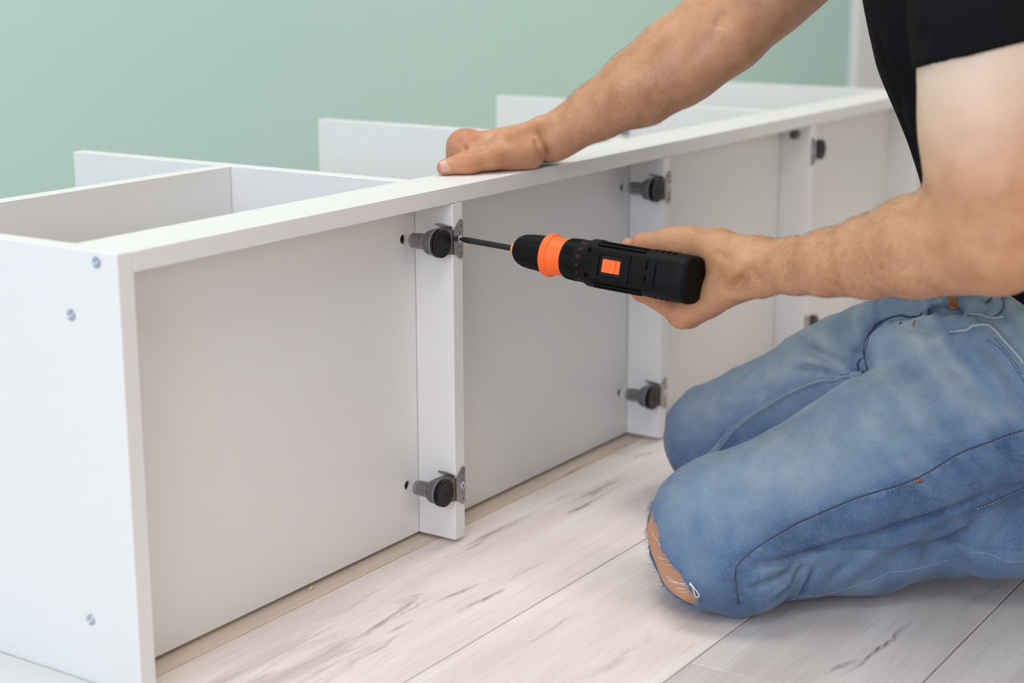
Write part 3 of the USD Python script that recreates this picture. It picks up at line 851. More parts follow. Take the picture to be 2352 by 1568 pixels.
def right_arm(p):
    d = chain(p, armR, .02)
    f = chain(p, foreR, .015)
    d = smin(d, f, .02)
    # hollow of the elbow and the muscles beside it
    d = smin(d, cone(p, ar((0.7459,-0.2322,0.5297)), ar((0.7176,-0.1787,0.4846)), .022, .016), .03)
    palm = None
    for k in range(4):
        e = cone(p, wR + kdir * (-.006 + .008 * k) + ar([0, 0, -.002 * k]), mcpR[k], (.0215, .021, .019, .017)[k], (.0130, .0130, .0122, .0112)[k])
        palm = e if palm is None else smin(palm, e, .010)
    heel = cone(p, rc + ar([0, .010, -.004]), rm + ar([.006, .026, -.004]), .0180, .0130)
    palm = smin(palm, heel, .014)
    palm = smin(palm, cone(p, rc, rm, .0200, .0138), .013)
    th = chain(p, [(rm, .0136), (ri, .0114), (rt, .0097)], .010)
    palm = smin(palm, th, .006)
    # skin between thumb and index
    palm = smin(palm, cone(p, ar((0.5993,-0.0155,0.4118)), ar((0.5956,-0.0018,0.4089)), .0085, .0055), .010)
    fing = None
    for k in range(4):
        s = (1, 1.03, .97, .85)[k]
        e = chain(p, [(mcpR[k], .0136 * s), (pipR[k], .0110 * s), (dipR[k], .0088 * s), (tipR[k], .0076 * s)], .005)
        fing = e if fing is None else smin(fing, e, .0022)
    palm = smin(palm, fing, .012)
    palm = smin(palm, ball(p, mcpR[0] + ar([-.001, -.001, .0008]), .0130), .016)
    d = smin(d, palm, .012)
    # tendons across the back of the wrist and the fold at the thumb's base
    d = smin(d, cone(p, ar((0.6465,-0.0425,0.4375)), ar((0.5963,-0.0234,0.4265)), .0075, .006), .014)
    d = d + .0016 * (meshkit.noise(p * 45, 11) - .5)
    d = press(d, p, HANDR)
    # flat where it rests on the rail
    on = (p[:, 1] < .018) & (p[:, 0] > .44)
    d = np.where(on, smax(d, (H + .0004) - p[:, 2], .003), d)
    return d


HANDL = prepared([([(0.4750,-0.3848,0.3321), (0.4810,-0.3723,0.3214), (0.4873,-0.3614,0.3099)], 0.0035, 0.003),
    ([(0.5142,-0.2822,0.3399), (0.5160,-0.2792,0.3477)], 0.0009, 0.0005),
    ([(0.5129,-0.2858,0.3405), (0.5148,-0.2827,0.3482)], 0.0008, 0.0004),
    ([(0.5160,-0.2769,0.3400), (0.5173,-0.2745,0.3471)], 0.0008, 0.0004),
    ([(0.4714,-0.3717,0.3429), (0.4850,-0.3514,0.3430), (0.4942,-0.3375,0.3465)], 0.004, 0.0015)], left_arm)
HANDR = prepared([([(0.7204,-0.2301,0.5644), (0.7155,-0.2282,0.5535), (0.7114,-0.2259,0.5435)], 0.0075, 0.0028),
    ([(0.7103,-0.2233,0.5426), (0.7014,-0.2076,0.5195), (0.6916,-0.1921,0.5009)], 0.01, 0.0015),
    ([(0.5467,-0.0170,0.4120), (0.5407,-0.0165,0.4051), (0.5411,-0.0173,0.3994)], 0.001, 0.0007),
    ([(0.5434,-0.0141,0.4117), (0.5388,-0.0133,0.4060), (0.5387,-0.0144,0.4014)], 0.001, 0.0006),
    ([(0.5489,-0.0194,0.4110), (0.5437,-0.0190,0.4068), (0.5434,-0.0198,0.4031)], 0.0009, 0.0005),
    ([(0.5821,0.0146,0.4189), (0.5771,0.0111,0.4124), (0.5454,-0.0145,0.4129)], 0.0028, 0.003),
    ([(0.6185,-0.0518,0.4252), (0.6186,-0.0603,0.4128), (0.6308,-0.0566,0.3983)], 0.0045, 0.0035),
    ([(0.5578,-0.0150,0.4160), (0.5674,-0.0199,0.4186), (0.5847,-0.0185,0.4226)], 0.004, 0.0018)], right_arm)


# ---- legs (bare) and the knee that shows through the torn jeans
def shank(p, knee, ank, s=1.0):
    return cone(p, knee + ar([0, 0, -.010]), ank, .043 * s, .036 * s)


spine = [(pel + ar([0, 0, .02]), .080), (ar((0.7462,-0.6225,0.3428)), .088), (ar((0.7118,-0.6059,0.4777)), .094), (ar((0.6789,-0.5865,0.5809)), .098), (ar((0.6557,-0.5566,0.6561)), .082)]
lat = (.065, .060, .072, .088, .105)
neck0, neck1 = ar((0.6292,-0.5122,0.6874)), ar((0.6038,-0.4927,0.7519))
hd = ar((0.5850,-0.4828,0.7959))                          # middle of the head
hf = nrm(FACE * .86 + ar([0, 0, -.52])); hr = nrm(RIGHT); hu = np.cross(hr, hf); hu = hu if hu[2] > 0 else -hu


def torso(p, grow=0.0):
    d = None
    for k in range(4):
        (a, ra), (b, rb) = spine[k], spine[k + 1]
        for sa in (-1, 1):
            e = cone(p, a + RIGHT * sa * lat[k], b + RIGHT * sa * lat[k + 1], ra + grow, rb + grow)
            d = e if d is None else smin(d, e, .06)
    d = smin(d, cone(p, spine[4][0], shL, .078 + grow, .056 + grow), .05)
    d = smin(d, cone(p, spine[4][0], shR, .078 + grow, .056 + grow), .05)
    return d


def head_local(p):
    q = p - hd
    return np.stack([q @ hr, q @ hf, q @ hu], 1)


def head(p):
    q = head_local(p)
    sk = np.linalg.norm((q - ar([0, -.012, .030])) / ar([.074, .092, .086]), axis=1)
    d = (sk - 1) * .078
    d = smin(d, cone(q, ar([-.030, .040, -.060]), ar([.030, .040, -.060]), .034, .034), .045)
    d = smin(d, cone(q, ar([0, .062, -.088]), ar([0, .058, -.070]), .018, .022), .025)
    d = smin(d, cone(q, ar([0, .086, .012]), ar([0, .104, -.026]), .0085, .0125), .012)
    for s in (-1, 1):
        d = smax(d, -ball(q, ar([s * .032, .096, .012]), .014), .016)
        d = smin(d, ball(q, ar([s * .032, .072, .011]), .0125), .003)
        d = smin(d, cone(q, ar([s * .014, .083, .030]), ar([s * .046, .072, .030]), .007, .006), .012)
        d = smin(d, cone(q, ar([s * .077, -.012, .020]), ar([s * .074, -.004, -.028]), .012, .008, (ar([1.0, 0, 0]), .5)), .008)
        d = smin(d, ball(q, ar([s * .040, .060, -.028]), .020), .025)
    d = smin(d, cone(q, ar([-.018, .084, -.050]), ar([.018, .084, -.050]), .0065, .0065), .006)
    d = smin(d, cone(q, ar([-.015, .083, -.062]), ar([.015, .083, -.062]), .0075, .0075), .006)
    d = smax(d, -cone(q, ar([-.022, .092, -.056]), ar([.022, .092, -.056]), .0012, .0012), .003)
    return d


def trunk(p):
    d = smin(torso(p), cone(p, neck0, neck1, .056, .052), .04)
    d = smin(d, head(p), .03)
    d = smin(d, chain(p, armL[:3], .02), .03)
    d = smin(d, chain(p, armR[:3], .02), .03)
    d = smin(d, cone(p, hipL, hipR, .080, .080), .04)
    d = smin(d, cone(p, hipL, kneeL, .070, .046), .03)
    d = smin(d, cone(p, hipR, kneeR, .068, .044), .03)
    d = smin(d, shank(p, kneeL, ankL), .010)
    d = smin(d, shank(p, kneeR, ankR), .010)
    return d


# ---- jeans
HOLE_A, HOLE_B = ar((0.4324,-0.2809,0.0809)), ar((0.4014,-0.3403,0.0285))


def hole(p):
    """Negative inside the tear over the left knee."""
    n = meshkit.noise(p * ar([300, 300, 300]), 3)
    n2 = meshkit.noise(p * 95, 4)
    return cone(p, HOLE_A, HOLE_B,   .0300, .0340) + .0007 * (n - .5) + .005 * (n2 - .5)


def fold(d, p, a, b, r, depth, k):
    """A crease pressed into the cloth along a line (depth > 0) or a ridge (depth < 0)."""
    e = cone(p, a, b, r * .3, r * .3)
    return d + depth * np.exp(-(np.maximum(e, 0) / r) ** 2)


def jeans_base(p):
    thL = chain(p, [(kneeL + ar([-.002, .002, .0]), .0675), (kneeL * .55 + hipL * .45, .0815), (hipL, .100)], .03)
    shn = chain(p, [(kneeL * .4 + shinL * .6, .0580), (ar((0.5677,-0.4810,0.0590)), .0500), (ar((0.6259,-0.5484,0.0720)), .0470), (ankL, .046)], .02)
    L0 = cone(p, kneeL, shinL, .066, .0565)
    thL = smin(smin(thL, L0, .03), ball(p, ar((0.4347,-0.3636,0.0550)), .0425), .02)
    L = smin(thL, shn, .0035)
    cuff = cone(p, ar((0.6044,-0.5883,0.0700)), ar((0.6421,-0.6421,0.0750)), .0390, .042)
    L = smin(L, cuff, .012)
    thR = chain(p, [(kneeR, .0650), (kneeR * .55 + hipR * .45, .0745), (hipR, .096)], .03)
    shr = chain(p, [(kneeR + ar([0, 0, -.010]), .0570), (ankR, .056)], .02)
    R_ = smin(thR, shr, .008)
    seat = smin(cone(p, hipL, hipR, .104, .104), cone(p, pel + FACE * -.03 + ar([0, 0, .01]), ar((0.7425,-0.5970,0.3672)), .10, .102), .05)
    lap = chain(p, [(ar((0.6249,-0.4730,0.2403)), .0285), (ar((0.6266,-0.5116,0.2433)), .0310), (ar((0.6384,-0.5602,0.2368)), .0450)], .01)
    L = smin(L, lap, .022)
    d = smin(L, seat, .03)
    d = smin(d, R_, .014)
    return d, L, R_


def knee_skin(p):
    """The bare knee under the tear, a few millimetres inside the cloth."""
    return jeans_base(p)[0] + .0034 + .0050 * (meshkit.noise(p * ar([42, 42, 42]), 2) - .5) + .0006 * (meshkit.noise(p * 190, 5) - .5)


FOLDS = [([(0.5752,-0.6233,0.1401), (0.5395,-0.5751,0.1173), (0.5111,-0.5357,0.1018), (0.4974,-0.5031,0.0866), (0.4774,-0.4726,0.0753), (0.4598,-0.4583,0.0709), (0.4324,-0.4441,0.0706), (0.4152,-0.4300,0.0697)], 0.0042, 0.012),
    ([(0.5939,-0.6191,0.1177), (0.5559,-0.5709,0.0957), (0.5230,-0.5322,0.0828), (0.5107,-0.4988,0.0676), (0.4883,-0.4774,0.0615)], 0.011, -0.004),
    ([(0.4601,-0.4575,0.0664), (0.4407,-0.4474,0.0583), (0.4210,-0.4346,0.0507), (0.4113,-0.4220,0.0469)], 0.0032, 0.008),
    ([(0.4636,-0.4579,0.0618), (0.4503,-0.4469,0.0424), (0.4363,-0.4377,0.0289)], 0.0032, 0.0085),
    ([(0.4586,-0.4509,0.0493), (0.4484,-0.4440,0.0349), (0.4465,-0.4385,0.0238)], 0.0026, 0.006),
    ([(0.4727,-0.4630,0.0582), (0.4728,-0.4532,0.0363), (0.4839,-0.4418,0.0181)], 0.0032, 0.006),
    ([(0.4554,-0.4559,0.0697), (0.4320,-0.4444,0.0674), (0.4127,-0.4271,0.0592)], 0.0045, -0.003),
    ([(0.4594,-0.4530,0.0543), (0.4431,-0.4447,0.0443), (0.4277,-0.4364,0.0385)], 0.004, -0.0035),
    ([(0.4687,-0.4594,0.0566), (0.4690,-0.4478,0.0333), (0.4833,-0.4331,0.0137)], 0.0036, -0.0035),
    ([(0.5707,-0.4618,0.2245), (0.7355,-0.3733,0.1889), (0.7440,-0.3440,0.1965), (0.7568,-0.3176,0.1969)], 0.006, 0.006),
    ([(0.5639,-0.4654,0.2247), (0.7306,-0.3708,0.1774), (0.7343,-0.3387,0.1771), (0.7370,-0.3118,0.1718)], 0.005, 0.0045),
    ([(0.5788,-0.4603,0.2243), (0.7368,-0.3966,0.2015), (0.7439,-0.3966,0.2146), (0.7536,-0.3996,0.2275), (0.7534,-0.4183,0.2380)], 0.0048, 0.006),
    ([(0.7410,-0.3656,0.1965), (0.7588,-0.3320,0.2058), (0.7836,-0.3001,0.2045)], 0.007, -0.003),
    ([(0.7328,-0.3746,0.1833), (0.7381,-0.3367,0.1859), (0.7519,-0.2995,0.1800)], 0.006, -0.003),
    ([(0.7345,-0.2979,0.1514), (0.7357,-0.2657,0.1389), (0.7381,-0.2404,0.1310)], 0.006, 0.0024),
    ([(0.7321,-0.2785,0.1314), (0.7304,-0.2527,0.1188), (0.7314,-0.2250,0.1097)], 0.006, 0.0022),
    ([(0.7280,-0.2542,0.1098), (0.7263,-0.2280,0.0969), (0.7271,-0.2000,0.0860)], 0.006, 0.002),
    ([(0.6034,-0.5141,0.2682), (0.5809,-0.5445,0.2509), (0.5566,-0.5792,0.2272), (0.5550,-0.6015,0.2058)], 0.0075, 0.0035),
    ([(0.5956,-0.4956,0.2587), (0.5705,-0.5319,0.2386), (0.5442,-0.5719,0.2122)], 0.008, -0.0025),
    ([(0.6031,-0.5442,0.2699), (0.5734,-0.5849,0.2453), (0.5639,-0.6147,0.2099)], 0.008, -0.003),
    ([(0.5994,-0.5624,0.2707), (0.5825,-0.5938,0.2530), (0.5707,-0.6175,0.2275)], 0.006, 0.003),
    ([(0.5377,-0.4676,0.2152), (0.5166,-0.5155,0.2017), (0.5128,-0.5438,0.1735)], 0.009, 0.0018),
    ([(0.5497,-0.4843,0.2236), (0.5257,-0.5374,0.2029), (0.5280,-0.5674,0.1735)], 0.009, -0.0018),
    ([(0.4988,-0.5290,0.1153), (0.5195,-0.5567,0.1222), (0.5430,-0.5854,0.1345)], 0.006, -0.0015),
    ([(0.5640,-0.5844,0.1046), (0.5637,-0.5647,0.0834), (0.5600,-0.5457,0.0631), (0.5490,-0.5373,0.0515)], 0.006, 0.005),
    ([(0.5866,-0.6022,0.1058), (0.5680,-0.5841,0.0881), (0.5701,-0.5657,0.0654)], 0.0065, -0.003),
    ([(0.5954,-0.6185,0.1019), (0.5718,-0.6039,0.0865), (0.5670,-0.5904,0.0612)], 0.006, 0.005),
    ([(0.5318,-0.5580,0.0982), (0.5337,-0.5330,0.0753), (0.5274,-0.5150,0.0493)], 0.0065, 0.003),
    ([(0.5162,-0.5260,0.0858), (0.5109,-0.4988,0.0645), (0.4999,-0.4867,0.0434)], 0.0065, -0.002),
    ([(0.5014,-0.4897,0.0590), (0.4899,-0.4774,0.0469), (0.4922,-0.4682,0.0309)], 0.005, 0.003),
    ([(0.6163,-0.4785,0.2679), (0.6060,-0.5087,0.2705), (0.6071,-0.5300,0.2695)], 0.005, 0.006)]
FOLDS = prepared(FOLDS, lambda p: jeans_base(p)[0])


ROLLS = [([(0.6137,-0.5098,0.2703), (0.6175,-0.5172,0.2728), (0.6141,-0.5359,0.2740), (0.6104,-0.5521,0.2750), (0.6019,-0.5744,0.2706), (0.5972,-0.5983,0.2578)], [0.006, 0.0085, 0.01, 0.0095, 0.008, 0.006], 0.006),
    ([(0.6168,-0.5059,0.2730), (0.7468,-0.4612,0.2567), (0.7467,-0.4675,0.2640), (0.7274,-0.4912,0.2719), (0.6860,-0.5251,0.2798), (0.6533,-0.5516,0.2826)], [0.0045, 0.005, 0.005, 0.005, 0.005, 0.004], 0.004),
    ([(0.7056,-0.5106,0.2808), (0.6963,-0.5166,0.2919), (0.6660,-0.5481,0.2987), (0.6425,-0.5735,0.2961)], [0.006, 0.007, 0.007, 0.005], 0.005)]


def jeans(p):
    d, L, R_ = jeans_base(p)
    near = d < .035
    if near.any():
        q = p[near]; e = d[near]
        e = press(e, q, FOLDS)
        for pts, rad, kk in ROLLS:
            e = smin(e, chain(q, [(ar(c_), r_) for c_, r_ in zip(pts, rad)], .006), kk)
        n = meshkit.noise(q * ar([42, 42, 42]), 2) - .5
        n2 = meshkit.noise(q * ar([95, 95, 95]), 6) - .5
        e = e + .0050 * n + .0012 * n2
        hm_ = hole(q)
        e = e + .0075 * step(-hm_, -.0016, .0024)
        e = smax(e, .0008 - q[:, 2], .004)
        d = d.copy(); d[near] = e
    # waist opening under the shirt
    return smax(d, (p - ar((0.7387,-0.6021,0.3419))) @ nrm(spine[2][0] - spine[1][0]), .004)


# ---- t-shirt
sleeve_n = nrm(ar((0.4605,-0.6066,0.5230)) - ar((0.4808,-0.5921,0.6289)))
HEM_P = ar((0.3934,-0.5656,0.5337))
hem_n = nrm(np.cross(ar((0.4556,-0.6328,0.5536)) - HEM_P, CAM - HEM_P)); hem_n = hem_n if hem_n @ sleeve_n > 0 else -hem_n
hem_n = nrm(hem_n + .0 * sleeve_n)
bot_n = nrm(np.cross(ar((0.5879,-0.6110,0.2882)) - ar((0.6858,-0.5146,0.2936)), ar((0.8558,-0.6006,0.2589)) - ar((0.6858,-0.5146,0.2936)))); bot_n = bot_n if bot_n[2] < 0 else -bot_n
SF = prepared([([(0.6468,-0.4296,0.5544), (0.6548,-0.4420,0.5124), (0.6702,-0.4566,0.4650)], 0.01, 0.004),
    ([(0.6290,-0.4473,0.5596), (0.6441,-0.4598,0.5053), (0.6657,-0.4679,0.4532)], 0.012, -0.004),
    ([(0.6474,-0.4469,0.5172), (0.6551,-0.4588,0.4877), (0.6567,-0.4705,0.4669)], 0.006, 0.003),
    ([(0.6823,-0.4452,0.4678), (0.6804,-0.4586,0.4426), (0.6767,-0.4723,0.4222)], 0.006, 0.003),
    ([(0.4126,-0.5615,0.5806), (0.4065,-0.5717,0.5671), (0.4043,-0.5786,0.5552)], 0.008, -0.003),
    ([(0.4075,-0.5704,0.5843), (0.4094,-0.5663,0.5668), (0.4151,-0.5608,0.5489)], 0.006, 0.0035),
    ([(0.4014,-0.5873,0.5779), (0.4002,-0.6028,0.5646), (0.4019,-0.6205,0.5547)], 0.012, -0.002)], lambda p: torso(p, .0115))


def shirt(p):
    d = torso(p, .0115)
    sl = chain(p, [(shL, .070), (ar((0.4728,-0.6012,0.5794)), .0665), (ar((0.4594,-0.6064,0.5194)), .0635)], .02)
    slR = chain(p, [(shR, .068), (ar((0.7658,-0.3655,0.6640)), .063)], .02)
    cut = (p - HEM_P) @ hem_n
    sl = smax(sl, cut, .0045)
    e = smin(d, slR, .03)
    e = smax(e, (p - ar((0.5879,-0.6110,0.2882))) @ bot_n, .003)
    e = press(e, p, SF)
    sl = press(sl, p, SF)
    e = e + .006 * (meshkit.noise(p * ar([22, 22, 14]), 8) - .5)
    e = smax(e, -(cone(p, neck0, neck1 + (neck1 - neck0), .060, .058)), .004)
    sl = sl + .003 * (meshkit.noise(p * 26, 9) - .5) * step(-cut, .008, .04)
    # stitched hem of the sleeve
    sl = sl + .0006 * np.exp(-((cut + .022) / .0022) ** 2)
    return smin(e, sl, .010)
man = thing('person', 'kneeling person in black t-shirt and torn blue jeans, leaning on the cabinet with a drill', 'person')
bL = surface(left_arm, (.34, -.72, .20), (.68, -.16, .74), .0019)
bL = keep(bL, (bL.vertices[:, 2] < .60))
bR = surface(right_arm, (.44, -.36, .27), (.92, .14, .74), .0019)
bR = keep(bR, bR.vertices[:, 0] < .89)
bT = surface(trunk, (.34, -1.05, .0), (1.30, .02, 1.06), .0062)
tv = bT.vertices
inarm = ((left_arm(tv) < .004) & (tv[:, 2] < .62)) | ((right_arm(tv) < .004) & (tv[:, 0] < .84))
bK = surface(knee_skin, kneeL - .12, kneeL + .12, .0032)
bK = keep(bK, hole(bK.vertices) < .009)
body = cat(bT, bL, bR, bK)
bv = body.vertices
red = np.zeros(len(bv)); pale = np.zeros(len(bv))
for c, r, a in [(m, .018, .8) for m in mcpR[:2]] + [(mcpR[0] + (pipR[0] - mcpR[0]) * .6, .022, .6)] + [(ri, .015, .65), (rt, .014, .6), (rm, .014, .5), (mcpL[0], .018, .7), (pipL[0], .016, .6), (li_, .016, .55), (lt, .016, .6), (lm, .014, .35), (mcpL[1], .015, .5), (ar((0.4958,-0.2860,0.2852)), .014, .55), (kneeL, .075, .30), (elbowL, .03, .35)]:
    red = np.maximum(red, a * np.exp(-(np.linalg.norm(bv - c, axis=1) / r) ** 2))
pale = np.maximum(pale, .9 * step((bv - HEM_P) @ -hem_n, -.125, -.005) * (np.linalg.norm(bv - armL[2][0], axis=1) < .22))
bo = obj('body', body, 'skin', man, smooth=True, attrs={'red': red, 'pale': pale})


def nail(tip, back, out, r, w, l):
    """A curved nail lying on the fingertip: out is the way it faces."""
    t = nrm(ar(tip) - ar(back)); out = nrm(ar(out) - t * (ar(out) @ t)); s = np.cross(t, out)
    u, v = np.meshgrid(np.linspace(-1, 1, 13), np.linspace(0, 1, 11), indexing='ij')
    ang = u * w
    x = l * (v - .55) * np.ones_like(u)
    shape = np.where(v > .7, 1 - ((v - .7) / .3) ** 2 * .25, 1 - .12 * (1 - v) ** 2)
    ang = ang * shape
    rr = r - .35 * r * np.maximum(0, v - .5) ** 2
    q = ar(tip)[None, None] + x[..., None] * t + (rr * np.cos(ang))[..., None] * out + (rr * np.sin(ang))[..., None] * s
    top = q.reshape(-1, 3)
    low = (q - (.0012 * (np.cos(ang))[..., None] * out + .0012 * np.sin(ang)[..., None] * s)).reshape(-1, 3)
    m, n = u.shape
    i, j = np.meshgrid(np.arange(m - 1), np.arange(n - 1), indexing='ij')
    a = (i * n + j).ravel(); b = a + n; c = b + 1; d = a + 1
    f = np.vstack([np.stack([a, b, c], 1), np.stack([a, c, d], 1)])
    return trimesh.convex.convex_hull(np.vstack([top, low])) if 0 else trimesh.Trimesh(np.vstack([top, low]), np.vstack([f, f[:, ::-1] + m * n]), process=False)


obj('thumb_nail', nail(rt + nrm(rt - ri) * .0005, ri, ar([-.42, -.76, .50]), .0097, .80, .0140), 'nail', bo, smooth=True, label='nail of the thumb resting on the cabinet')
obj('thumb_nail', nail(lt, li_, ar([-.1, -.2, 1.0]), .0100, .75, .0125), 'nail', bo, smooth=True)

SEAMS = [('side_seam', 'ridge', [(0.4158,-0.4124,0.0276), (0.4048,-0.4134,0.0502), (0.4034,-0.4129,0.0592), (0.4038,-0.4134,0.0665), (0.4087,-0.4187,0.0759), (0.4228,-0.4281,0.0863), (0.4443,-0.4421,0.0967), (0.4598,-0.4569,0.1065), (0.4749,-0.4804,0.1195), (0.4889,-0.5085,0.1335), (0.5082,-0.5467,0.1507), (0.5328,-0.5742,0.1713), (0.5467,-0.5975,0.1830), (0.5637,-0.6242,0.1947)]),
    ('inseam', 'band', [(0.7249,-0.2359,0.0768), (0.7258,-0.2555,0.1014), (0.7300,-0.2849,0.1268), (0.7281,-0.3217,0.1523), (0.7282,-0.3570,0.1701), (0.7308,-0.3857,0.1780)]),
    ('fly_seam', 'dark', [(0.5969,-0.4532,0.2221), (0.7368,-0.3966,0.2015), (0.7439,-0.3961,0.2145), (0.7537,-0.3990,0.2274), (0.7572,-0.4072,0.2350), (0.6280,-0.4687,0.2676)]),
    ('fly_seam', 'dark', [(0.5893,-0.4593,0.2246), (0.6124,-0.4482,0.2338), (0.6078,-0.4521,0.2473), (0.6174,-0.4546,0.2581), (0.6225,-0.4609,0.2646)]),
    ('pocket_edge', 'edge', [(0.6215,-0.5818,0.2867), (0.6206,-0.5718,0.2840), (0.6311,-0.5549,0.2835), (0.6409,-0.5411,0.2805), (0.6215,-0.5430,0.2782), (0.6099,-0.5502,0.2744), (0.6031,-0.5680,0.2745), (0.6001,-0.5796,0.2723), (0.5955,-0.5955,0.2652), (0.5829,-0.6145,0.2532)]),
    ('pocket_stitch', 'dash', [(0.5959,-0.5761,0.2693), (0.5917,-0.5904,0.2619), (0.5803,-0.6070,0.2498), (0.5752,-0.6177,0.2390)]),
    ('pocket_stitch', 'dash', [(0.5974,-0.5814,0.2697), (0.5918,-0.5945,0.2612), (0.5800,-0.6112,0.2492), (0.5774,-0.6168,0.2438)]),
    ('back_pocket_edge', 'edgethin', [(0.5583,-0.5877,0.1151), (0.5710,-0.6019,0.1219), (0.5798,-0.6234,0.1354)]),
    ('shin_stitch', 'paledash', [(0.4797,-0.4382,0.0187), (0.5016,-0.4647,0.0216), (0.5148,-0.4944,0.0335), (0.5333,-0.5217,0.0457), (0.5618,-0.5459,0.0479), (0.5723,-0.5592,0.0531)]),
    ('hem_stitch', 'paledash', [(0.5655,-0.5820,0.0674), (0.5664,-0.5985,0.0687), (0.5761,-0.6167,0.0616), (0.5828,-0.6274,0.0625)])]
# ---- jeans
jm = surface(jeans, (.33, -.98, -.002), (1.22, -.02, .46), .0029)
jv = jm.vertices
dB, dL_, dR_ = jeans_base(jv)
onL = dL_ < dR_


def along(p, a, b):
    ab = b - a
    return ((p - a) @ ab) / (ab @ ab)


wear = np.full(len(jv), .40)
for onleg, kn, hp, an in ((onL, kneeL, hipL, ankL), (~onL, kneeR, hipR, ankR)):
    t = along(jv, kn, hp)
    ax = nrm(hp - kn)
    rel = jv - kn - np.outer((jv - kn) @ ax, ax)
    rel /= np.maximum(np.linalg.norm(rel, axis=1, keepdims=True), 1e-6)
    front = rel @ nrm(nrm(ar([-.35, .0, 1.0])) - ax * (nrm(ar([-.35, .0, 1.0])) @ ax))
    w = .20 + .49 * step(front, -.05, .95) * step(t, -.35, .15) * (1 - .35 * step(t, .75, 1.05))
    # whiskers across the lap
    ph = meshkit.noise(np.stack([t * 20 + front * 1.6 + .8 * meshkit.noise(jv * 16, 20), front * 1.2, t * 0 + onleg.sum() % 7], 1), 21) * .65 + meshkit.noise(np.stack([t * 44 + front * 3.5, front * 2.0, t * 0], 1), 27) * .35
    w = w + .85 * (ph - .5) * step(t, .30, .55) * step(front, -.1, .5) * (1 - step(t, 1.0, 1.15))
    w = w + .22 * (meshkit.noise(jv * 19, 22) - .5) + .14 * (meshkit.noise(jv * 48, 23) - .5)
    wear = np.where(onleg, w, wear)
for nm, kind_, pts in SEAMS:
    if nm in ('side_seam', 'inseam', 'fly_seam', 'pocket_edge', 'back_pocket_edge'):
        ds = np.full(len(jv), 9.0)
        for a_, b_ in zip(pts[:-1], pts[1:]):
            ds = np.minimum(ds, cone(jv, ar(a_), ar(b_), 0, 0))
        sp = meshkit.noise(jv * 110, 26)
        wear = wear - .30 * np.exp(-(ds / .011) ** 2) * (.3 + 1.0 * sp) + .35 * np.exp(-(ds / .006) ** 2) * step(sp, .55, .8)
twill = jv[:, 2] * 1.0 + .22 * jv[:, 0] - .12 * jv[:, 1]
ts = along(jv, kneeL, ankL)
ax = nrm(ankL - kneeL)
shin = onL & ((jv[:, 2] < .072) & (ts > .05))
twill = np.where(shin, jv[:, 2] * .55 + (jv @ ax) * .75, twill)
wear = np.where(shin, .30 + .12 * (meshkit.noise(jv * 25, 24)), wear)
jo = obj('jeans', jm, 'denim', man, smooth=True, attrs={'wear': np.clip(wear, 0, 1), 'twill': twill}, label='worn blue jeans torn open over the left knee')
jtree = cKDTree(jv)
jn = jm.vertex_normals


def on_jeans(pts, lift=.0):
    """Lays a curve given near the cloth onto the cloth."""
    p = ar(pts, float)
    for _ in range(6):
        f = jeans(p)
        g = np.stack([jeans(p + np.eye(3)[k] * .002) - jeans(p - np.eye(3)[k] * .002) for k in range(3)], 1) / .004
        p = p - (f / np.maximum((g ** 2).sum(1), .3))[:, None] * g
    g /= np.maximum(np.linalg.norm(g, axis=1, keepdims=True), 1e-9)
    return p + g * lift, g


def dense(pts, stepm=.006):
    pts = ar(pts, float)
    s = np.concatenate([[0], np.cumsum(np.linalg.norm(np.diff(pts, axis=0), axis=1))])
    q = np.linspace(0, s[-1], max(4, int(s[-1] / stepm)))
    from scipy.interpolate import PchipInterpolator
    return PchipInterpolator(s, pts)(q)


def seam(name, pts, r, mat, lift=-.0002, flat=2.2, dash=0, snap=True):
    pts = ar(pts, float)
    if name == 'inseam':
        pts = np.vstack([pts[0] + (pts[0] - pts[1]) * 1.0, pts, pts[-1] + (pts[-1] - pts[-2]) * .5])
    pts = dense(pts)
    if snap:
        pts, g = on_jeans(pts, lift)
    else:
        g = np.tile(ar([-.6, -.5, .6]), (len(pts), 1))
    t = np.gradient(pts, axis=0); side = np.cross(g, t); side /= np.linalg.norm(side, axis=1, keepdims=True)
    if dash:
        fine, gg = on_jeans(dense(pts, dash / 2.0), lift)
        ms = [tube(fine[k:k + 2], r, 6, 1) for k in range(0, len(fine) - 1, 2)]
        return obj(name, cat(*ms), mat, jo, kind='stuff')
    return obj(name, tube(pts, r, 8, 1, flat, side), mat, jo, smooth=True)


for nm, kind_, pts in SEAMS:
    if kind_ in ('ridge', 'edgethin'):
        seam(nm, [ar(q) + ar([0, 0, .0009]) for q in pts], .0008, 'seam_dark', -.0003, 1.3)
        seam(nm + '_stitch', [ar(q) - ar([0, 0, .0006]) for q in pts], .00045, 'seam_pale' if kind_ == 'edgethin' else 'seam_mid', .0, 1.3, dash=.0034)
    elif kind_ == 'band':
        seam(nm, pts, .0012, 'seam_mid', .0, 3.2)
        for dz in (-.0022, .0022):
            seam(nm + '_stitch', [ar(q) + ar([0, 0, dz]) for q in pts], .0005, 'seam_dark', .0011, 1.0, dash=.0032)
    elif kind_ == 'dark':
        seam(nm, pts, .0010, 'seam_dark', -.0003, 1.5)
    elif kind_ == 'dash':
        seam(nm, pts, .00042, 'seam_dark', .0002, 1.0, dash=.0030)
    elif kind_ == 'paledash':
        seam(nm, pts, .00035, 'seam_pale', .0002, 1.0, dash=.0026)
    elif kind_ == 'edge':
        seam(nm, pts, .0014, 'seam_pale', .0008, 1.0)

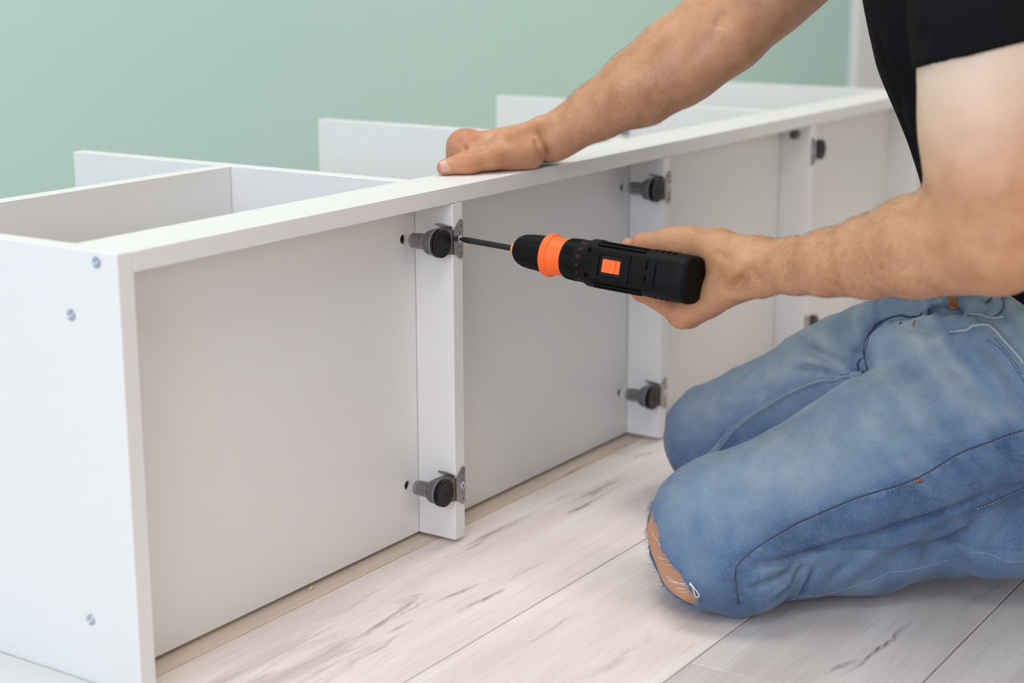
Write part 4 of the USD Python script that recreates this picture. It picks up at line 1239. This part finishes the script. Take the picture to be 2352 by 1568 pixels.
bl_, bgn = on_jeans(dense([(0.6530,-0.5560,0.2960), (0.6466,-0.5664,0.2992), (0.6376,-0.5728,0.2960), (0.6296,-0.5732,0.2902), (0.6237,-0.5670,0.2846)], .004), .0022)
obj('belt_loop', tube(bl_, .0016, 8, 1, 3.2, np.cross(bgn, np.gradient(bl_, axis=0))), 'seam_mid', jo, smooth=True)
btn = lathe([(0, .0085), (.0015, .0088), (.0022, .0078), (.0016, .0060), (.0022, .0040), (.0020, .0005)], 28)
bp_, bg = on_jeans([(0.6949,-0.5154,0.2877)], .0012)
obj('jeans_button', put(btn, frame(bp_[0], nrm(bg[0] + ar([-.5, -.4, .6])))), 'copper', jo, smooth=30)
rv, rg = on_jeans([(0.5084,-0.5476,0.1483)], .0003)
obj('rivet', put(trimesh.creation.icosphere(2, .0028), frame(rv[0], rg[0]) @ np.diag([1.3, .8, .35, 1])), 'copper', jo, smooth=True)
for q in ((0.6249,-0.4698,0.2679), (0.6200,-0.4806,0.2692), (0.6139,-0.4947,0.2725)):
    tv_, tg = on_jeans([ar(q) - ar([0, 0, .003]), ar(q) + ar([0, 0, .003])], .0005)
    obj('bar_tack', tube(tv_, .0009, 6, 1), 'copper', jo)

# ragged white threads across the tear and fringe along its edge
rg_ = np.random.default_rng(11)
hv = hole(jv)
edge = np.where((np.abs(hv) < .0022) & (jv[:, 2] > .006))[0]
strands = []
axis_h = nrm(HOLE_B - HOLE_A)
pick = rg_.choice(edge, min(1500, len(edge)), replace=False)
gk = np.stack([knee_skin(jv[pick] + np.eye(3)[q] * .003) - knee_skin(jv[pick] - np.eye(3)[q] * .003) for q in range(3)], 1)
gk /= np.linalg.norm(gk, axis=1, keepdims=True)
for i, n in zip(pick, gk):
    c = HOLE_A + axis_h * np.clip((jv[i] - HOLE_A) @ axis_h, 0, np.linalg.norm(HOLE_B - HOLE_A))
    inw = nrm(nrm(c - jv[i] - n * ((c - jv[i]) @ n)) + rg_.normal(size=3) * .45)
    ln = rg_.uniform(.0025, .0075)
    b = jv[i] + n * rg_.uniform(.0002, .0020) - inw * .0018
    strands.append(np.stack([b, b + inw * ln * .5 + n * rg_.uniform(0, .0015), b + inw * ln + n * rg_.uniform(-.0008, .002)]))
curves('frayed_edge', strands, .00042, 'seam_fray', jo, kind='stuff', tip=.5)
for k, (pa, pb, r) in enumerate([((0.4231,-0.3152,0.0769), (0.4059,-0.3351,0.0715), 0.0003), ((0.4098,-0.3295,0.0603), (0.3987,-0.3504,0.0646), 0.0004), ((0.4090,-0.3319,0.0557), (0.3971,-0.3541,0.0602), 0.0003), ((0.4045,-0.3432,0.0410), (0.3957,-0.3691,0.0463), 0.0005), ((0.4049,-0.3409,0.0448), (0.3963,-0.3688,0.0435), 0.0004), ((0.4005,-0.3547,0.0368), (0.3973,-0.3693,0.0406), 0.0004), ((0.4008,-0.3574,0.0338), (0.3985,-0.3706,0.0378), 0.0003)]):
    a, b = ar(pa), ar(pb)
    pts = a + np.linspace(0, 1, 12)[:, None] * (b - a)
    for _ in range(5):
        f = knee_skin(pts)
        g = np.stack([knee_skin(pts + np.eye(3)[q] * .002) - knee_skin(pts - np.eye(3)[q] * .002) for q in range(3)], 1) / .004
        pts = pts - (f / np.maximum((g ** 2).sum(1), .3))[:, None] * g
    obj('loose_thread', tube(pts + g * .0006, r, 6, 2), 'thread_white', jo, smooth=True)
lp, lg = on_jeans([(0.3914,-0.3726,0.0481), (0.3938,-0.3761,0.0410), (0.3978,-0.3775,0.0343), (0.3972,-0.3796,0.0359), (0.3945,-0.3795,0.0407), (0.3918,-0.3757,0.0468), (0.3910,-0.3732,0.0501)], .0012)
obj('loose_thread', tube(lp, .00065, 6, 4), 'thread_white', jo, smooth=True)

# ---- t-shirt
sm_ = surface(shirt, (.34, -1.02, .12), (1.22, .0, .98), .0042)
so = obj('t_shirt', sm_, 'shirt_black', man, smooth=True, label='plain black short-sleeved t-shirt')
# ---- hair of the head
def hair_cap(p):
    q = head_local(p)
    d = head(p) - .013 + .012 * (meshkit.noise(p * 120, 30) - .5)
    lim = q[:, 2] - np.where(q[:, 1] > .02, .058 + .25 * (q[:, 1] - .02), np.where(q[:, 1] > -.03, .03, -.045))
    return smax(d, -lim, .01)


obj('hair', surface(hair_cap, hd - .16, hd + .16, .005), 'hair_brown', man, smooth=True, label='short dark hair')
for nm, an, kn in (('shoe', ankL, kneeL), ('shoe', ankR, kneeR)):
    dr_ = nrm((an - kn) * ar([1, 1, 0]))
    heel_ = an + dr_ * .035 + ar([0, 0, .020]); toe = heel_ + dr_ * .055; toe[2] = .032
    sd = np.cross(dr_, [0, 0, 1.0])
    fn = lambda p: smax(smin(cone(p, heel_, toe, .040, .034), cone(p, an, heel_, .044, .042), .02), .001 - p[:, 2], .004)
    sh = surface(fn, np.minimum(an, toe) - .09, np.maximum(an, toe) + .09, .006)
    so_ = obj(nm, sh, 'shoe_leather', man, smooth=True)
    fs = lambda p: smax(cone(p, heel_ + dr_ * .012 + ar([0, 0, .012]), toe + dr_ * .010 + ar([0, 0, .006]), .038, .033), -((p - (heel_ + toe) / 2) @ nrm(dr_ + ar([0, 0, -.25])) - .012), .004)
    fs2 = lambda p: smax(fs(p), .0005 - p[:, 2], .003)
    obj('sole', surface(fs2, np.minimum(an, toe) - .1, np.maximum(an, toe) + .1, .006), 'sole_rubber', so_, smooth=True)

# ---- fine hair on the forearms
def arm_hairs(mesh, seg, n, seed, bias):
    """bias: how the hairs lie relative to the arm's axis and its pull downwards."""
    r_ = np.random.default_rng(seed)
    a, b = seg
    t = along(mesh.vertices, a, b)
    ok = np.where((t > .02) & (t < .98))[0]
    keepm = np.isin(mesh.faces, ok).all(1)
    sub = trimesh.Trimesh(mesh.vertices, mesh.faces[keepm], process=False)
    pts, fi = trimesh.sample.sample_surface(sub, n, seed=seed)
    nn = sub.face_normals[fi]
    ax_ = nrm(b - a)
    out = []
    for p_, n_ in zip(pts, nn):
        d_ = ax_ * bias[0] + ar([0, 0, bias[1]]) + r_.normal(size=3) * .28
        d_ = nrm(d_ - n_ * (d_ @ n_))
        l = r_.uniform(.0035, .0085)
        out.append(np.stack([p_ - n_ * .0003, p_ + d_ * l * .5 + n_ * l * .16, p_ + d_ * l + n_ * l * .16 * r_.uniform(.2, 1.6)]))
    return out


st = arm_hairs(bL, (foreL[1][0], foreL[-1][0]), 5200, 1, (.55, -.75)) + arm_hairs(bR, (foreR[2][0], foreR[-2][0]), 2600, 2, (.7, -.5))
curves('arm_hair', st, .000075, 'arm_hair', bo, kind='stuff', tip=.3)
